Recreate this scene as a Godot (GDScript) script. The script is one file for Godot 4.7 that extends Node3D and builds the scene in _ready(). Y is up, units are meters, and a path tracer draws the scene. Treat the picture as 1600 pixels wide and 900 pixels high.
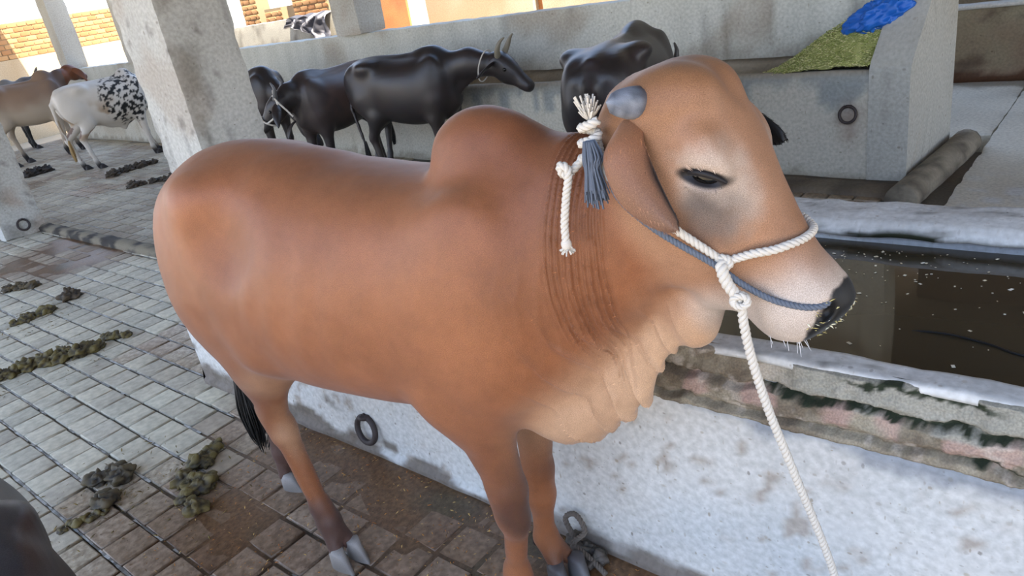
extends Node3D

var rng := RandomNumberGenerator.new()
var names := {}
var M := {}
var noise := FastNoiseLite.new()
var bull_field: Body

func _ready() -> void:
	rng.seed = 7
	noise.seed = 11
	noise.noise_type = FastNoiseLite.TYPE_SIMPLEX_SMOOTH
	noise.fractal_octaves = 3
	# ---- camera: 1.7 m up, tipped down 23 degrees and rolled 10 degrees
	var cam := Camera3D.new()
	cam.name = "camera"
	add_child(cam)
	var yaw := deg_to_rad(46.9)
	var pitch := atan(1155.0 / 2707.0)
	var roll := atan2(487.0, 2663.0)
	var fwd := Vector3(-cos(yaw), 0, -sin(yaw)) * cos(pitch) - Vector3.UP * sin(pitch)
	var r0 := fwd.cross(Vector3.UP).normalized()
	var u0 := r0.cross(fwd)
	cam.transform = Transform3D(Basis(r0 * cos(roll) - u0 * sin(roll), r0 * sin(roll) + u0 * cos(roll), -fwd), Vector3(0, 1.7, 0))
	cam.fov = rad_to_deg(2.0 * atan(450.0 / 1155.0))
	cam.near = 0.05
	cam.far = 200.0
	cam.current = true
	# ---- sky and sun
	var we := WorldEnvironment.new()
	we.name = "world_environment"
	add_child(we)
	var env := Environment.new()
	we.environment = env
	env.background_mode = Environment.BG_SKY
	var sky := Sky.new()
	var sm := ProceduralSkyMaterial.new()
	sm.sky_top_color = Color(0.64, 0.76, 0.94)
	sm.sky_horizon_color = Color(0.95, 0.95, 0.95)
	sm.ground_bottom_color = Color(0.5, 0.46, 0.4)
	sm.ground_horizon_color = Color(0.85, 0.84, 0.8)
	sm.energy_multiplier = 1.0
	sky.sky_material = sm
	env.sky = sky
	env.tonemap_mode = Environment.TONE_MAPPER_LINEAR
	env.tonemap_exposure = 4.4
	env.sdfgi_enabled = true
	env.ssao_enabled = true
	env.ssil_enabled = true
	var sun := DirectionalLight3D.new()
	sun.name = "sun"
	add_child(sun)
	sun.look_at_from_position(Vector3.ZERO, Vector3(-0.8, -1.6, -0.28), Vector3.UP)
	sun.light_color = Color(1.0, 0.95, 0.86)
	sun.light_energy = 1.8
	sun.light_angular_distance = 0.6
	sun.shadow_enabled = true
	make_materials()
	build_shell()
	build_floor()
	build_troughs()
	build_outside()
	build_bull()
	build_herd()
	build_halter()
	build_small_things()

# ---------------------------------------------------------------- helpers
func numbered(called: String) -> String:
	if not names.has(called):
		names[called] = 0
		return called
	names[called] += 1
	return "%s_%03d" % [called, names[called]]

func tag(o: Node, label := "", category := "", group := "", kind := "") -> Node:
	if label: o.set_meta("label", label)
	if category: o.set_meta("category", category)
	if group: o.set_meta("group", group)
	if kind: o.set_meta("kind", kind)
	return o

func thing(called: String, label: String, category: String, at := Vector3.ZERO, turn := 0.0, group := "") -> Node3D:
	var o := Node3D.new()
	o.name = numbered(called)
	add_child(o)
	o.position = at
	o.rotation.y = turn
	tag(o, label, category, group)
	return o

func put(called: String, mesh: Mesh, m: Material, parent: Node = null, at := Vector3.ZERO) -> MeshInstance3D:
	var o := MeshInstance3D.new()
	o.name = numbered(called) if parent == null else called
	o.mesh = mesh
	o.material_override = m
	o.cast_shadow = GeometryInstance3D.SHADOW_CASTING_SETTING_ON
	if parent == null: add_child(o)
	else: parent.add_child(o, true)
	o.position = at
	return o

func lin(r: float, g: float, b: float) -> Color:
	return Color(r, g, b).srgb_to_linear()

func hsh(x: float, y: float = 0.0, z: float = 0.0) -> float:
	var v := sin(x * 127.1 + y * 311.7 + z * 74.7) * 43758.5453
	return v - floor(v)

# noise in about -1..1 at a given number of features per metre
func nz(p: Vector3, f: float) -> float:
	return clampf(noise.get_noise_3dv(p * f * 100.0) * 1.6, -1, 1)

func arr(v: PackedVector3Array, n: PackedVector3Array, t: PackedInt32Array, c := PackedColorArray(), uv := PackedVector2Array()) -> ArrayMesh:
	var a := []
	a.resize(Mesh.ARRAY_MAX)
	a[Mesh.ARRAY_VERTEX] = v
	a[Mesh.ARRAY_NORMAL] = n
	a[Mesh.ARRAY_INDEX] = t
	if c.size() > 0: a[Mesh.ARRAY_COLOR] = c
	if uv.size() > 0: a[Mesh.ARRAY_TEX_UV] = uv
	var m := ArrayMesh.new()
	m.add_surface_from_arrays(Mesh.PRIMITIVE_TRIANGLES, a)
	return m

# a mesh that collects shapes: points, triangles, colours; normals are worked out at the end
class Soup:
	var v := PackedVector3Array()
	var t := PackedInt32Array()
	var c := PackedColorArray()
	func tri(a: int, b: int, d: int) -> void:
		t.append(a); t.append(b); t.append(d)
	func quad(a: int, b: int, d: int, e: int) -> void:
		tri(a, b, d); tri(a, d, e)
	func add(p: Vector3, col := Color.WHITE) -> int:
		v.append(p); c.append(col)
		return v.size() - 1
	func flat_quad(a: Vector3, b: Vector3, d: Vector3, e: Vector3, col := Color.WHITE) -> void:
		var i := add(a, col)
		add(b, col); add(d, col); add(e, col)
		quad(i, i + 1, i + 2, i + 3)
	# a box with bevelled upper edges; no underside
	func brick(lo: Vector3, hi: Vector3, bev: float, col := Color.WHITE) -> void:
		var i := v.size()
		for q in [[lo.y, 0.0], [hi.y - bev, 0.0], [hi.y, bev]]:
			var y: float = q[0]
			var e: float = q[1]
			add(Vector3(lo.x + e, y, lo.z + e), col); add(Vector3(hi.x - e, y, lo.z + e), col)
			add(Vector3(hi.x - e, y, hi.z - e), col); add(Vector3(lo.x + e, y, hi.z - e), col)
		for r in 2:
			for k in 4:
				var k2 := (k + 1) % 4
				quad(i + r * 4 + k, i + r * 4 + k2, i + r * 4 + 4 + k2, i + r * 4 + 4 + k)
		quad(i + 8, i + 9, i + 10, i + 11)
	# tube through points; radius per point
	func tube(pts: PackedVector3Array, rad: PackedFloat32Array, sides := 8, col := Color.WHITE, caps := true) -> void:
		var i0 := v.size()
		var u := Vector3.ZERO
		for i in pts.size():
			var d := (pts[mini(i + 1, pts.size() - 1)] - pts[maxi(i - 1, 0)]).normalized()
			if u == Vector3.ZERO: u = d.cross(Vector3.UP if absf(d.y) < 0.9 else Vector3.RIGHT).normalized()
			u = (u - d * u.dot(d)).normalized()
			var w := d.cross(u)
			for k in sides:
				var an := TAU * k / sides
				add(pts[i] + (u * cos(an) + w * sin(an)) * rad[i], col)
		for i in pts.size() - 1:
			for k in sides:
				var k2 := (k + 1) % sides
				quad(i0 + i * sides + k, i0 + i * sides + k2, i0 + (i + 1) * sides + k2, i0 + (i + 1) * sides + k)
		if caps:
			var a := add(pts[0], col)
			var b := add(pts[pts.size() - 1], col)
			var e := i0 + (pts.size() - 1) * sides
			for k in sides:
				var k2 := (k + 1) % sides
				tri(a, i0 + k2, i0 + k)
				tri(b, e + k, e + k2)
	func ball(c0: Vector3, r: Vector3, basis := Basis.IDENTITY, col := Color.WHITE, nu := 12, nv := 8) -> void:
		var i0 := v.size()
		for j in nv + 1:
			var th := PI * j / nv
			for i in nu:
				var ph := TAU * i / nu
				add(c0 + basis * (Vector3(sin(th) * cos(ph), cos(th), sin(th) * sin(ph)) * r), col)
		for j in nv:
			for i in nu:
				var i2 := (i + 1) % nu
				quad(i0 + j * nu + i, i0 + (j + 1) * nu + i, i0 + (j + 1) * nu + i2, i0 + j * nu + i2)
	func normals() -> PackedVector3Array:
		var n := PackedVector3Array()
		n.resize(v.size())
		for i in range(0, t.size(), 3):
			var m := (v[t[i + 2]] - v[t[i]]).cross(v[t[i + 1]] - v[t[i]])
			for k in 3: n[t[i + k]] += m
		for i in n.size(): n[i] = n[i].normalized() if n[i].length_squared() > 0 else Vector3.UP
		return n
	# turns every triangle so that it faces away from a point inside
	func outward(from: int, c0: Vector3) -> void:
		for i in range(from, t.size(), 3):
			var a := v[t[i]]
			var m := (v[t[i + 2]] - a).cross(v[t[i + 1]] - a)
			if m.dot((a + v[t[i + 1]] + v[t[i + 2]]) / 3.0 - c0) < 0:
				var s := t[i + 1]
				t[i + 1] = t[i + 2]
				t[i + 2] = s

func soup_mesh(s: Soup) -> ArrayMesh:
	return arr(s.v, s.normals(), s.t, s.c)

# a smooth curve through points
func curve(pts: Array, per := 8) -> PackedVector3Array:
	var out := PackedVector3Array()
	for i in pts.size() - 1:
		var p0: Vector3 = pts[maxi(i - 1, 0)]
		var p1: Vector3 = pts[i]
		var p2: Vector3 = pts[i + 1]
		var p3: Vector3 = pts[mini(i + 2, pts.size() - 1)]
		for k in per: out.append(p1.cubic_interpolate(p2, p0, p3, float(k) / per))
	out.append(pts[pts.size() - 1])
	return out

# rope of three twisted strands
func rope(pts: Array, r: float, pitch: float, per := 10) -> ArrayMesh:
	var c := curve(pts, per)
	# even steps
	var even := PackedVector3Array([c[0]])
	var step := pitch / 7.0
	var need := step
	for i in range(1, c.size()):
		var a := c[i - 1]
		var seg := (c[i] - a).length()
		var done := 0.0
		while seg - done >= need:
			done += need
			even.append(a.lerp(c[i], done / seg))
			need = step
		need -= seg - done
	even.append(c[c.size() - 1])
	var s := Soup.new()
	var frames: Array = []
	var u := Vector3.ZERO
	for i in even.size():
		var d := (even[mini(i + 1, even.size() - 1)] - even[maxi(i - 1, 0)]).normalized()
		if u == Vector3.ZERO: u = d.cross(Vector3.UP if absf(d.y) < 0.9 else Vector3.RIGHT).normalized()
		u = (u - d * u.dot(d)).normalized()
		frames.append([u, d.cross(u)])
	for k in 3:
		var line := PackedVector3Array()
		var rad := PackedFloat32Array()
		for i in even.size():
			var an := TAU * (i / 7.0 + k / 3.0)
			var f: Array = frames[i]
			line.append(even[i] + (f[0] * cos(an) + f[1] * sin(an)) * r * 0.5)
			rad.append(r * 0.56)
		s.tube(line, rad, 6)
	return soup_mesh(s)

# ---------------------------------------------------------------- materials
func noise_image(sd: int, size: int, freq: float, lo: Color, hi: Color, octaves := 4, sharp := 1.0, kind := FastNoiseLite.TYPE_SIMPLEX_SMOOTH) -> Image:
	var n := FastNoiseLite.new()
	n.seed = sd
	n.noise_type = kind
	n.frequency = freq
	n.fractal_octaves = octaves
	var g := n.get_seamless_image(size, size)
	g.convert(Image.FORMAT_L8)
	var src := g.get_data()
	var out := PackedByteArray()
	out.resize(size * size * 3)
	var lut: Array = []
	for i in 256:
		var t := clampf((i / 255.0 - 0.5) * sharp + 0.5, 0, 1)
		lut.append(lo.lerp(hi, t))
	for i in size * size:
		var c: Color = lut[src[i]]
		out[i * 3] = int(c.r * 255)
		out[i * 3 + 1] = int(c.g * 255)
		out[i * 3 + 2] = int(c.b * 255)
	return Image.create_from_data(size, size, false, Image.FORMAT_RGB8, out)

# small round stains and pits scattered over an image
func spotted(im: Image, sd: int, count: int, rmax: float, cols: Array) -> Image:
	var out := im.duplicate() as Image
	var r := RandomNumberGenerator.new()
	r.seed = sd
	var n := out.get_width()
	for i in count:
		var cx := r.randf() * n
		var cy := r.randf() * n
		var rad := 0.8 + rmax * pow(r.randf(), 3.0)
		var c: Color = cols[r.randi() % cols.size()]
		var strength := 0.12 + 0.5 * pow(r.randf(), 2.5)
		var sq := 0.5 + r.randf()
		var ri := int(ceil(rad * 1.6))
		for y in range(-ri, ri + 1):
			for x in range(-ri, ri + 1):
				var d := Vector2(x / sq, y * sq).length() / rad + 0.35 * (hsh(x * 1.3 + i, y * 2.1) - 0.5)
				if d < 1.0:
					var px := posmod(int(cx) + x, n)
					var py := posmod(int(cy) + y, n)
					out.set_pixel(px, py, out.get_pixel(px, py).lerp(c, strength * smoothstep(1.0, 0.5, d)))
	return out

func tex(im: Image) -> ImageTexture:
	return ImageTexture.create_from_image(im)

func bump(im: Image, strength: float) -> ImageTexture:
	var b := im.duplicate() as Image
	b.convert(Image.FORMAT_RGBA8)
	b.bump_map_to_normal_map(strength)
	return ImageTexture.create_from_image(b)

func mat(col: Color, rough: float, t: Texture2D = null, scale := 1.0, nrm: Texture2D = null, nstr := 1.0, world := true, vcol := true, spec := 0.5) -> StandardMaterial3D:
	var m := StandardMaterial3D.new()
	m.albedo_color = col
	m.roughness = rough
	m.metallic_specular = spec
	m.vertex_color_use_as_albedo = vcol
	if t != null or nrm != null:
		m.uv1_triplanar = true
		m.uv1_world_triplanar = world
		m.uv1_scale = Vector3.ONE * scale
	if t != null: m.albedo_texture = t
	if nrm != null:
		m.normal_enabled = true
		m.normal_texture = nrm
		m.normal_scale = nstr
	return m

func make_materials() -> void:
	var grit := noise_image(3, 512, 0.012, Color(0.84, 0.84, 0.84), Color(1, 1, 1), 6, 1.3)
	var fine := noise_image(5, 512, 0.09, Color(0.80, 0.80, 0.80), Color(1, 1, 1), 3, 1.6)
	var hair := noise_image(8, 512, 0.16, Color(0.70, 0.68, 0.66), Color(1, 1, 1), 2, 1.6)
	var t_grit := tex(grit)
	var grain := noise_image(31, 1024, 0.03, Color(0.87, 0.87, 0.865), Color(1, 1, 1), 5, 1.4)
	var t_lime := tex(spotted(grain, 4, 1500, 8.0, [Color(0.62, 0.55, 0.46), Color(0.70, 0.66, 0.60), Color(0.50, 0.47, 0.44), Color(0.74, 0.68, 0.58)]))
	var t_conc := tex(spotted(grain, 9, 420, 11.0, [Color(0.58, 0.55, 0.50), Color(0.68, 0.65, 0.60), Color(0.45, 0.43, 0.40), Color(0.95, 0.95, 0.94)]))
	var n_grain := bump(grain, 3.0)
	var dirt := noise_image(41, 1024, 0.02, Color(0.74, 0.72, 0.70), Color(1, 1, 1), 6, 1.6)
	var t_mud := tex(spotted(dirt, 6, 5200, 6.0, [Color(1.0, 0.80, 0.48), Color(0.95, 0.66, 0.36), Color(0.35, 0.30, 0.26), Color(0.42, 0.40, 0.30), Color(1.0, 0.98, 0.95)]))
	var t_fine := tex(fine)
	var t_hair := tex(hair)
	var n_grit := bump(grit, 4.0)
	var n_fine := bump(fine, 3.0)
	var n_hair := bump(hair, 2.0)
	M.concrete = mat(Color.WHITE, 0.85, t_conc, 1.0, n_grain, 0.1)
	M.plaster = mat(Color.WHITE, 0.8, t_lime, 1.15, n_grain, 0.06)
	M.rubble = mat(Color.WHITE, 0.9, t_fine, 3.0, n_fine, 0.9)
	M.brick_dry = mat(Color.WHITE, 0.62, t_grit, 3.0, n_fine, 0.5, true)
	M.brick_wet = mat(Color.WHITE, 0.34, t_mud, 1.3, n_fine, 0.5, true)
	M.bed = mat(Color.WHITE, 0.36, t_mud, 1.7, n_fine, 0.6)
	M.coat = mat(Color.WHITE, 0.52, t_hair, 6.0, n_hair, 0.30, false, true, 0.4)
	M.coat.rim_enabled = true
	M.coat.rim = 0.16
	M.coat.rim_tint = 0.5
	M.black_coat = mat(Color.WHITE, 0.42, t_hair, 4.0, n_hair, 0.18, false, true, 0.5)
	M.hoof = mat(Color.WHITE, 0.55, t_fine, 10.0, n_fine, 0.3, false)
	M.horn = mat(Color.WHITE, 0.5, t_fine, 14.0, n_fine, 0.6, false)
	M.eye = mat(Color(0.02, 0.016, 0.014), 0.08, null, 1, null, 1, false, false)
	M.rope_white = mat(Color(0.86, 0.83, 0.78), 0.9, t_fine, 25.0, n_fine, 0.8, true, false)
	M.rope_grey = mat(Color(0.40, 0.43, 0.48), 0.9, t_fine, 25.0, n_fine, 0.8, true, false)
	M.rope_mud = mat(Color(0.42, 0.38, 0.34), 0.9, t_fine, 25.0, n_fine, 0.8, true, false)
	M.iron = mat(Color(0.22, 0.18, 0.17), 0.65, t_fine, 20.0, n_fine, 0.6, true, false)
	M.dung = mat(Color.WHITE, 0.7, t_fine, 9.0, n_fine, 1.0)
	M.fodder = mat(Color.WHITE, 0.8)
	M.cloth = mat(Color.WHITE, 0.9, t_fine, 12.0, n_fine, 0.5)
	M.tarp = mat(Color(0.10, 0.42, 0.80), 0.45, t_fine, 14.0, n_fine, 0.4, true, false)
	M.fur = mat(Color.WHITE, 0.6, null, 1, null, 1, false, true, 0.3)
	M.nose = mat(Color.WHITE, 0.25, t_fine, 20.0, n_fine, 0.5, false, true, 0.5)
	M.film = mat(Color.WHITE, 0.3, t_fine, 1.0, n_fine, 1.0, true, true, 0.5)
	M.film.uv1_scale = Vector3.ONE * 6.0
	M.hairs = mat(Color(0.035, 0.033, 0.035), 0.55, null, 1, null, 1, false, false)
	M.whisker = mat(Color(0.8, 0.8, 0.8), 0.5, null, 1, null, 1, false, false)
	var w := mat(Color(0.25, 0.225, 0.175), 0.03, null, 1, null, 1, true, false, 0.5)
	w.normal_enabled = true
	w.uv1_triplanar = true
	w.uv1_world_triplanar = true
	w.uv1_scale = Vector3.ONE * 0.7
	w.normal_texture = bump(noise_image(21, 256, 0.012, Color.BLACK, Color.WHITE, 2), 1.0)
	w.normal_scale = 0.08
	M.water = w

# ---------------------------------------------------------------- smooth bodies: a distance field meshed as surface nets
class Prim:
	var kind := 0          # 0 tapered capsule, 1 ellipsoid, 2 profile swept along an axis
	var cut := false
	var k := 0.03
	var a := Vector3.ZERO
	var d := Vector3.ZERO  # capsule: b - a
	var dd := 1.0
	var ra := 0.1
	var rb := 0.1
	var flat := 1.0        # capsule: scale across z
	var inv := Basis.IDENTITY
	var r := Vector3.ONE
	var ax := Vector3.RIGHT
	var up := Vector3.UP
	var side := Vector3.BACK
	var s0 := 0.0
	var s1 := 1.0
	var step := 0.01
	var lut := PackedFloat32Array()   # top, bottom, middle, half width, sideways, power
	var box := AABB()

class Body:
	var prims: Array[Prim] = []
	var cell := 0.01
	var lo := Vector3.ZERO
	var n := Vector3i.ZERO
	var nb := Vector3i.ZERO
	var lists: Array[PackedInt32Array] = []
	var blocks: PackedInt32Array = PackedInt32Array()
	var results: Array = []
	var verts := PackedVector3Array()
	var norms := PackedVector3Array()
	var tris := PackedInt32Array()

	func cap(a: Vector3, b: Vector3, ra: float, rb: float, k := 0.03, flat := 1.0, cut := false) -> void:
		var p := Prim.new()
		p.a = a; p.d = b - a; p.dd = maxf(p.d.length_squared(), 1e-9); p.ra = ra; p.rb = rb; p.k = k; p.flat = flat; p.cut = cut
		var m := maxf(ra, rb) * maxf(1.0, flat)
		p.box = AABB(a, Vector3.ZERO).expand(b).grow(m + k)
		prims.append(p)

	func ell(c: Vector3, r: Vector3, k := 0.04, turn := Vector3.ZERO, cut := false) -> void:
		var p := Prim.new()
		p.kind = 1; p.a = c; p.r = r; p.k = k; p.cut = cut
		var bs := Basis.from_euler(turn * PI / 180.0)
		p.inv = bs.transposed()
		var e := Vector3(absf(bs.x.x) * r.x + absf(bs.y.x) * r.y + absf(bs.z.x) * r.z, absf(bs.x.y) * r.x + absf(bs.y.y) * r.y + absf(bs.z.y) * r.z, absf(bs.x.z) * r.x + absf(bs.y.z) * r.y + absf(bs.z.z) * r.z)
		p.box = AABB(c - e, e * 2).grow(k)
		prims.append(p)

	# stations: [s, top, bottom, middle, half width, sideways, power]
	func sweep(o: Vector3, ax: Vector3, up: Vector3, st: Array, k := 0.05) -> void:
		var p := Prim.new()
		p.kind = 2; p.a = o; p.ax = ax.normalized(); p.side = p.ax.cross(up).normalized(); p.up = p.side.cross(p.ax).normalized(); p.k = k
		p.s0 = st[0][0]; p.s1 = st[st.size() - 1][0]
		var m := 160
		p.step = (p.s1 - p.s0) / m
		var box := AABB(); var first := true
		for i in m + 1:
			var s: float = p.s0 + p.step * i
			var j := 0
			while j < st.size() - 2 and s > st[j + 1][0]: j += 1
			var t := clampf((s - st[j][0]) / (st[j + 1][0] - st[j][0]), 0, 1)
			var jm := maxi(j - 1, 0)
			var jp := mini(j + 2, st.size() - 1)
			var v: Array = []
			for c in range(1, 7):
				var h: float = st[j + 1][0] - st[j][0]
				var m0: float = 0.0
				var m1: float = 0.0
				if jm < j: m0 = (st[j + 1][c] - st[jm][c]) / (st[j + 1][0] - st[jm][0]) * h
				else: m0 = st[j + 1][c] - st[j][c]
				if jp > j + 1: m1 = (st[jp][c] - st[j][c]) / (st[jp][0] - st[j][0]) * h
				else: m1 = st[j + 1][c] - st[j][c]
				var t2 := t * t
				var t3 := t2 * t
				var w: float = (2 * t3 - 3 * t2 + 1) * st[j][c] + (t3 - 2 * t2 + t) * m0 + (-2 * t3 + 3 * t2) * st[j + 1][c] + (t3 - t2) * m1
				v.append(w); p.lut.append(w)
			for q in [[v[0], v[3]], [v[0], -v[3]], [v[1], v[3]], [v[1], -v[3]]]:
				var pt: Vector3 = o + p.ax * s + p.up * q[0] + p.side * (v[4] + q[1])
				if first: box = AABB(pt, Vector3.ZERO); first = false
				else: box = box.expand(pt)
		p.box = box.grow(k + 0.01)
		prims.append(p)

	func val(q: Vector3, list: PackedInt32Array) -> float:
		var f := 1.0
		for i in list:
			var p := prims[i]
			var g := 1.0
			if p.kind == 0:
				var v := q - p.a
				if p.flat != 1.0:
					var t0 := clampf(v.dot(p.d) / p.dd, 0, 1)
					var w := v - p.d * t0
					w.z /= p.flat
					g = w.length() - lerpf(p.ra, p.rb, t0)
				else:
					var t1 := clampf(v.dot(p.d) / p.dd, 0, 1)
					g = (v - p.d * t1).length() - lerpf(p.ra, p.rb, t1)
			elif p.kind == 1:
				var v := p.inv * (q - p.a)
				var e := v / p.r
				var k0 := e.length()
				var k1 := (e / p.r).length()
				g = k0 * (k0 - 1.0) / maxf(k1, 1e-6)
			else:
				var v := q - p.a
				var s := v.dot(p.ax)
				var sc := clampf(s, p.s0, p.s1)
				var fi := (sc - p.s0) / p.step
				var ii := mini(int(fi), 159)
				fi -= ii
				var L := p.lut
				var o := ii * 6
				var top := L[o] + (L[o + 6] - L[o]) * fi
				var bot := L[o + 1] + (L[o + 7] - L[o + 1]) * fi
				var mid := L[o + 2] + (L[o + 8] - L[o + 2]) * fi
				var wid := maxf(L[o + 3] + (L[o + 9] - L[o + 3]) * fi, 0.002)
				var lat := v.dot(p.side) - (L[o + 4] + (L[o + 10] - L[o + 4]) * fi)
				var pw := L[o + 5]
				var h := v.dot(p.up) - mid
				var vv := h / maxf(top - mid, 0.002) if h > 0 else -h / maxf(mid - bot, 0.002)
				var uu := absf(lat) / wid
				var m := sqrt(uu * uu + vv * vv) if pw == 2.0 else pow(pow(uu, pw) + pow(vv, pw), 1.0 / pw)
				var len := sqrt(h * h + lat * lat)
				g = len * (1.0 - 1.0 / m) if m > 0.05 else -minf(wid, minf(top - mid, mid - bot))
				if s != sc:
					var ds := absf(s - sc)
					g = sqrt(maxf(g, 0) * maxf(g, 0) + ds * ds) if g > 0 else ds
			var k := p.k
			if p.cut:
				var b := -g
				var hh := maxf(k - absf(f - b), 0.0) / k
				f = maxf(f, b) + hh * hh * k * 0.25
			else:
				var hh := maxf(k - absf(f - g), 0.0) / k
				f = minf(f, g) - hh * hh * k * 0.25
		return f

	func fill(i: int) -> void:
		var b := blocks[i]
		var bx := b % nb.x
		var by := (b / nb.x) % nb.y
		var bz := b / (nb.x * nb.y)
		var list := lists[b]
		var out := PackedFloat32Array()
		out.resize(512)
		var o := 0
		for z in 8:
			for y in 8:
				for x in 8:
					out[o] = val(lo + Vector3(bx * 8 + x, by * 8 + y, bz * 8 + z) * cell, list)
					o += 1
		results[i] = out

	func mesh(size: float) -> void:
		cell = size
		var box := prims[0].box
		for p in prims:
			if not p.cut: box = box.merge(p.box)
		lo = box.position - Vector3.ONE * cell * 2
		var bs := cell * 8
		nb = Vector3i(((box.size + Vector3.ONE * cell * 4) / bs).ceil())
		n = nb * 8
		lists.resize(nb.x * nb.y * nb.z)
		var dense := PackedFloat32Array()
		dense.resize(n.x * n.y * n.z)
		dense.fill(1.0)
		for bz in nb.z:
			for by in nb.y:
				for bx in nb.x:
					var b := (bz * nb.y + by) * nb.x + bx
					var cell_box := AABB(lo + Vector3(bx, by, bz) * bs, Vector3.ONE * bs)
					var list := PackedInt32Array()
					for i in prims.size():
						if prims[i].box.intersects(cell_box): list.append(i)
					lists[b] = list
					if list.is_empty(): continue
					var c := val(lo + Vector3(bx + 0.5, by + 0.5, bz + 0.5) * bs, list)
					if absf(c) < bs * 1.45 + 0.012: blocks.append(b)
					elif c < 0:
						for z in 8:
							for y in 8:
								var o := ((bz * 8 + z) * n.y + by * 8 + y) * n.x + bx * 8
								for x in 8: dense[o + x] = -1.0
		results.resize(blocks.size())
		var id := WorkerThreadPool.add_group_task(fill, blocks.size())
		WorkerThreadPool.wait_for_group_task_completion(id)
		for i in blocks.size():
			var b := blocks[i]
			var bx := (b % nb.x) * 8
			var by := ((b / nb.x) % nb.y) * 8
			var bz := (b / (nb.x * nb.y)) * 8
			var r: PackedFloat32Array = results[i]
			var q := 0
			for z in 8:
				for y in 8:
					var o := ((bz + z) * n.y + by + y) * n.x + bx
					for x in 8:
						dense[o + x] = r[q]
						q += 1
		results.clear()
		var sx := 1
		var sy := n.x
		var sz := n.x * n.y
		var offs := PackedInt32Array([0, sx, sy, sx + sy, sz, sx + sz, sy + sz, sx + sy + sz])
		var edges := PackedInt32Array([0, 1, 2, 3, 4, 5, 6, 7, 0, 2, 1, 3, 4, 6, 5, 7, 0, 4, 1, 5, 2, 6, 3, 7])
		var corner := PackedVector3Array()
		for i in 8: corner.append(Vector3(i & 1, (i >> 1) & 1, i >> 2))
		var at := PackedInt32Array()
		at.resize(dense.size())
		at.fill(-1)
		for b in blocks:
			var bx := (b % nb.x) * 8
			var by := ((b / nb.x) % nb.y) * 8
			var bz := (b / (nb.x * nb.y)) * 8
			for z in 8:
				if bz + z >= n.z - 1: continue
				for y in 8:
					if by + y >= n.y - 1: continue
					for x in 8:
						if bx + x >= n.x - 1: continue
						var o := (bz + z) * sz + (by + y) * sy + bx + x
						var mask := 0
						for i in 8:
							if dense[o + offs[i]] < 0: mask |= 1 << i
						if mask == 0 or mask == 255: continue
						var sum := Vector3.ZERO
						var cnt := 0
						for e in 12:
							var i := edges[e * 2]
							var j := edges[e * 2 + 1]
							if ((mask >> i) & 1) == ((mask >> j) & 1): continue
							var fi := dense[o + offs[i]]
							var fj := dense[o + offs[j]]
							sum += corner[i].lerp(corner[j], fi / (fi - fj))
							cnt += 1
						at[o] = verts.size()
						verts.append(lo + (Vector3(bx + x, by + y, bz + z) + sum / cnt) * cell)
						if x + bx == 0 or y + by == 0 or z + bz == 0: continue
						var in0 := (mask & 1) == 1
						# edges along x, y, z from corner 0
						for ax in 3:
							var other := 1 << ax
							var in1 := ((mask >> other) & 1) == 1
							if in0 == in1: continue
							var u := sy if ax == 0 else (sz if ax == 1 else sx)
							var w := sz if ax == 0 else (sx if ax == 1 else sy)
							tris.append_array(PackedInt32Array([o, o - u, o - u - w, o - w, 1 if in0 else 0]))
		var quads := tris
		tris = PackedInt32Array()
		for i in range(0, quads.size(), 5):
			var a := at[quads[i]]
			var b := at[quads[i + 1]]
			var c := at[quads[i + 2]]
			var d := at[quads[i + 3]]
			if a < 0 or b < 0 or c < 0 or d < 0: continue
			if quads[i + 4] == 1:
				tris.append_array(PackedInt32Array([a, b, c, a, c, d]))
			else:
				tris.append_array(PackedInt32Array([a, c, b, a, d, c]))

	# splits every triangle whose corners all lie where(p) > 0 into four; new points are drawn back onto the field
	func refine(where: Callable, pull := true) -> void:
		var all := PackedInt32Array()
		var keep := PackedByteArray()
		keep.resize(verts.size())
		for i in verts.size(): keep[i] = 1 if where.call(verts[i]) else 0
		var mids := {}
		for i in range(0, tris.size(), 3):
			var a := tris[i]
			var b := tris[i + 1]
			var c := tris[i + 2]
			if keep[a] + keep[b] + keep[c] < 3:
				all.append_array(PackedInt32Array([a, b, c]))
				continue
			var m := PackedInt32Array()
			for e in [[a, b], [b, c], [c, a]]:
				var key: int = mini(e[0], e[1]) * 4000000 + maxi(e[0], e[1])
				if not mids.has(key):
					mids[key] = verts.size()
					var q: Vector3 = (verts[e[0]] + verts[e[1]]) * 0.5
					verts.append(q)
				m.append(mids[key])
			all.append_array(PackedInt32Array([a, m[0], m[2], m[0], b, m[1], m[2], m[1], c, m[0], m[1], m[2]]))
		tris = all
		if pull:
			var bs := cell * 8
			for i in verts.size():
				if i < keep.size() and keep[i] == 0: continue
				var q := verts[i]
				var bi := Vector3i(((q - lo) / bs).floor())
				var list := lists[(bi.z * nb.y + bi.y) * nb.x + bi.x]
				var e := 0.0015
				var f := val(q, list)
				var g := Vector3(val(q + Vector3(e, 0, 0), list) - f, val(q + Vector3(0, e, 0), list) - f, val(q + Vector3(0, 0, e), list) - f) / e
				var gl := g.length_squared()
				if gl > 0.05:
					var stepv := g * (f / gl)
					if stepv.length() < cell: verts[i] = q - stepv

	# the nearest point of the surface
	func onto(p: Vector3) -> Vector3:
		var list := PackedInt32Array(range(prims.size()))
		var q := p
		for i in 6:
			var e := 0.001
			var f := val(q, list)
			var g := Vector3(val(q + Vector3(e, 0, 0), list) - f, val(q + Vector3(0, e, 0), list) - f, val(q + Vector3(0, 0, e), list) - f) / e
			if g.length_squared() > 0.05: q -= g * (f / g.length_squared())
		return q

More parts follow.
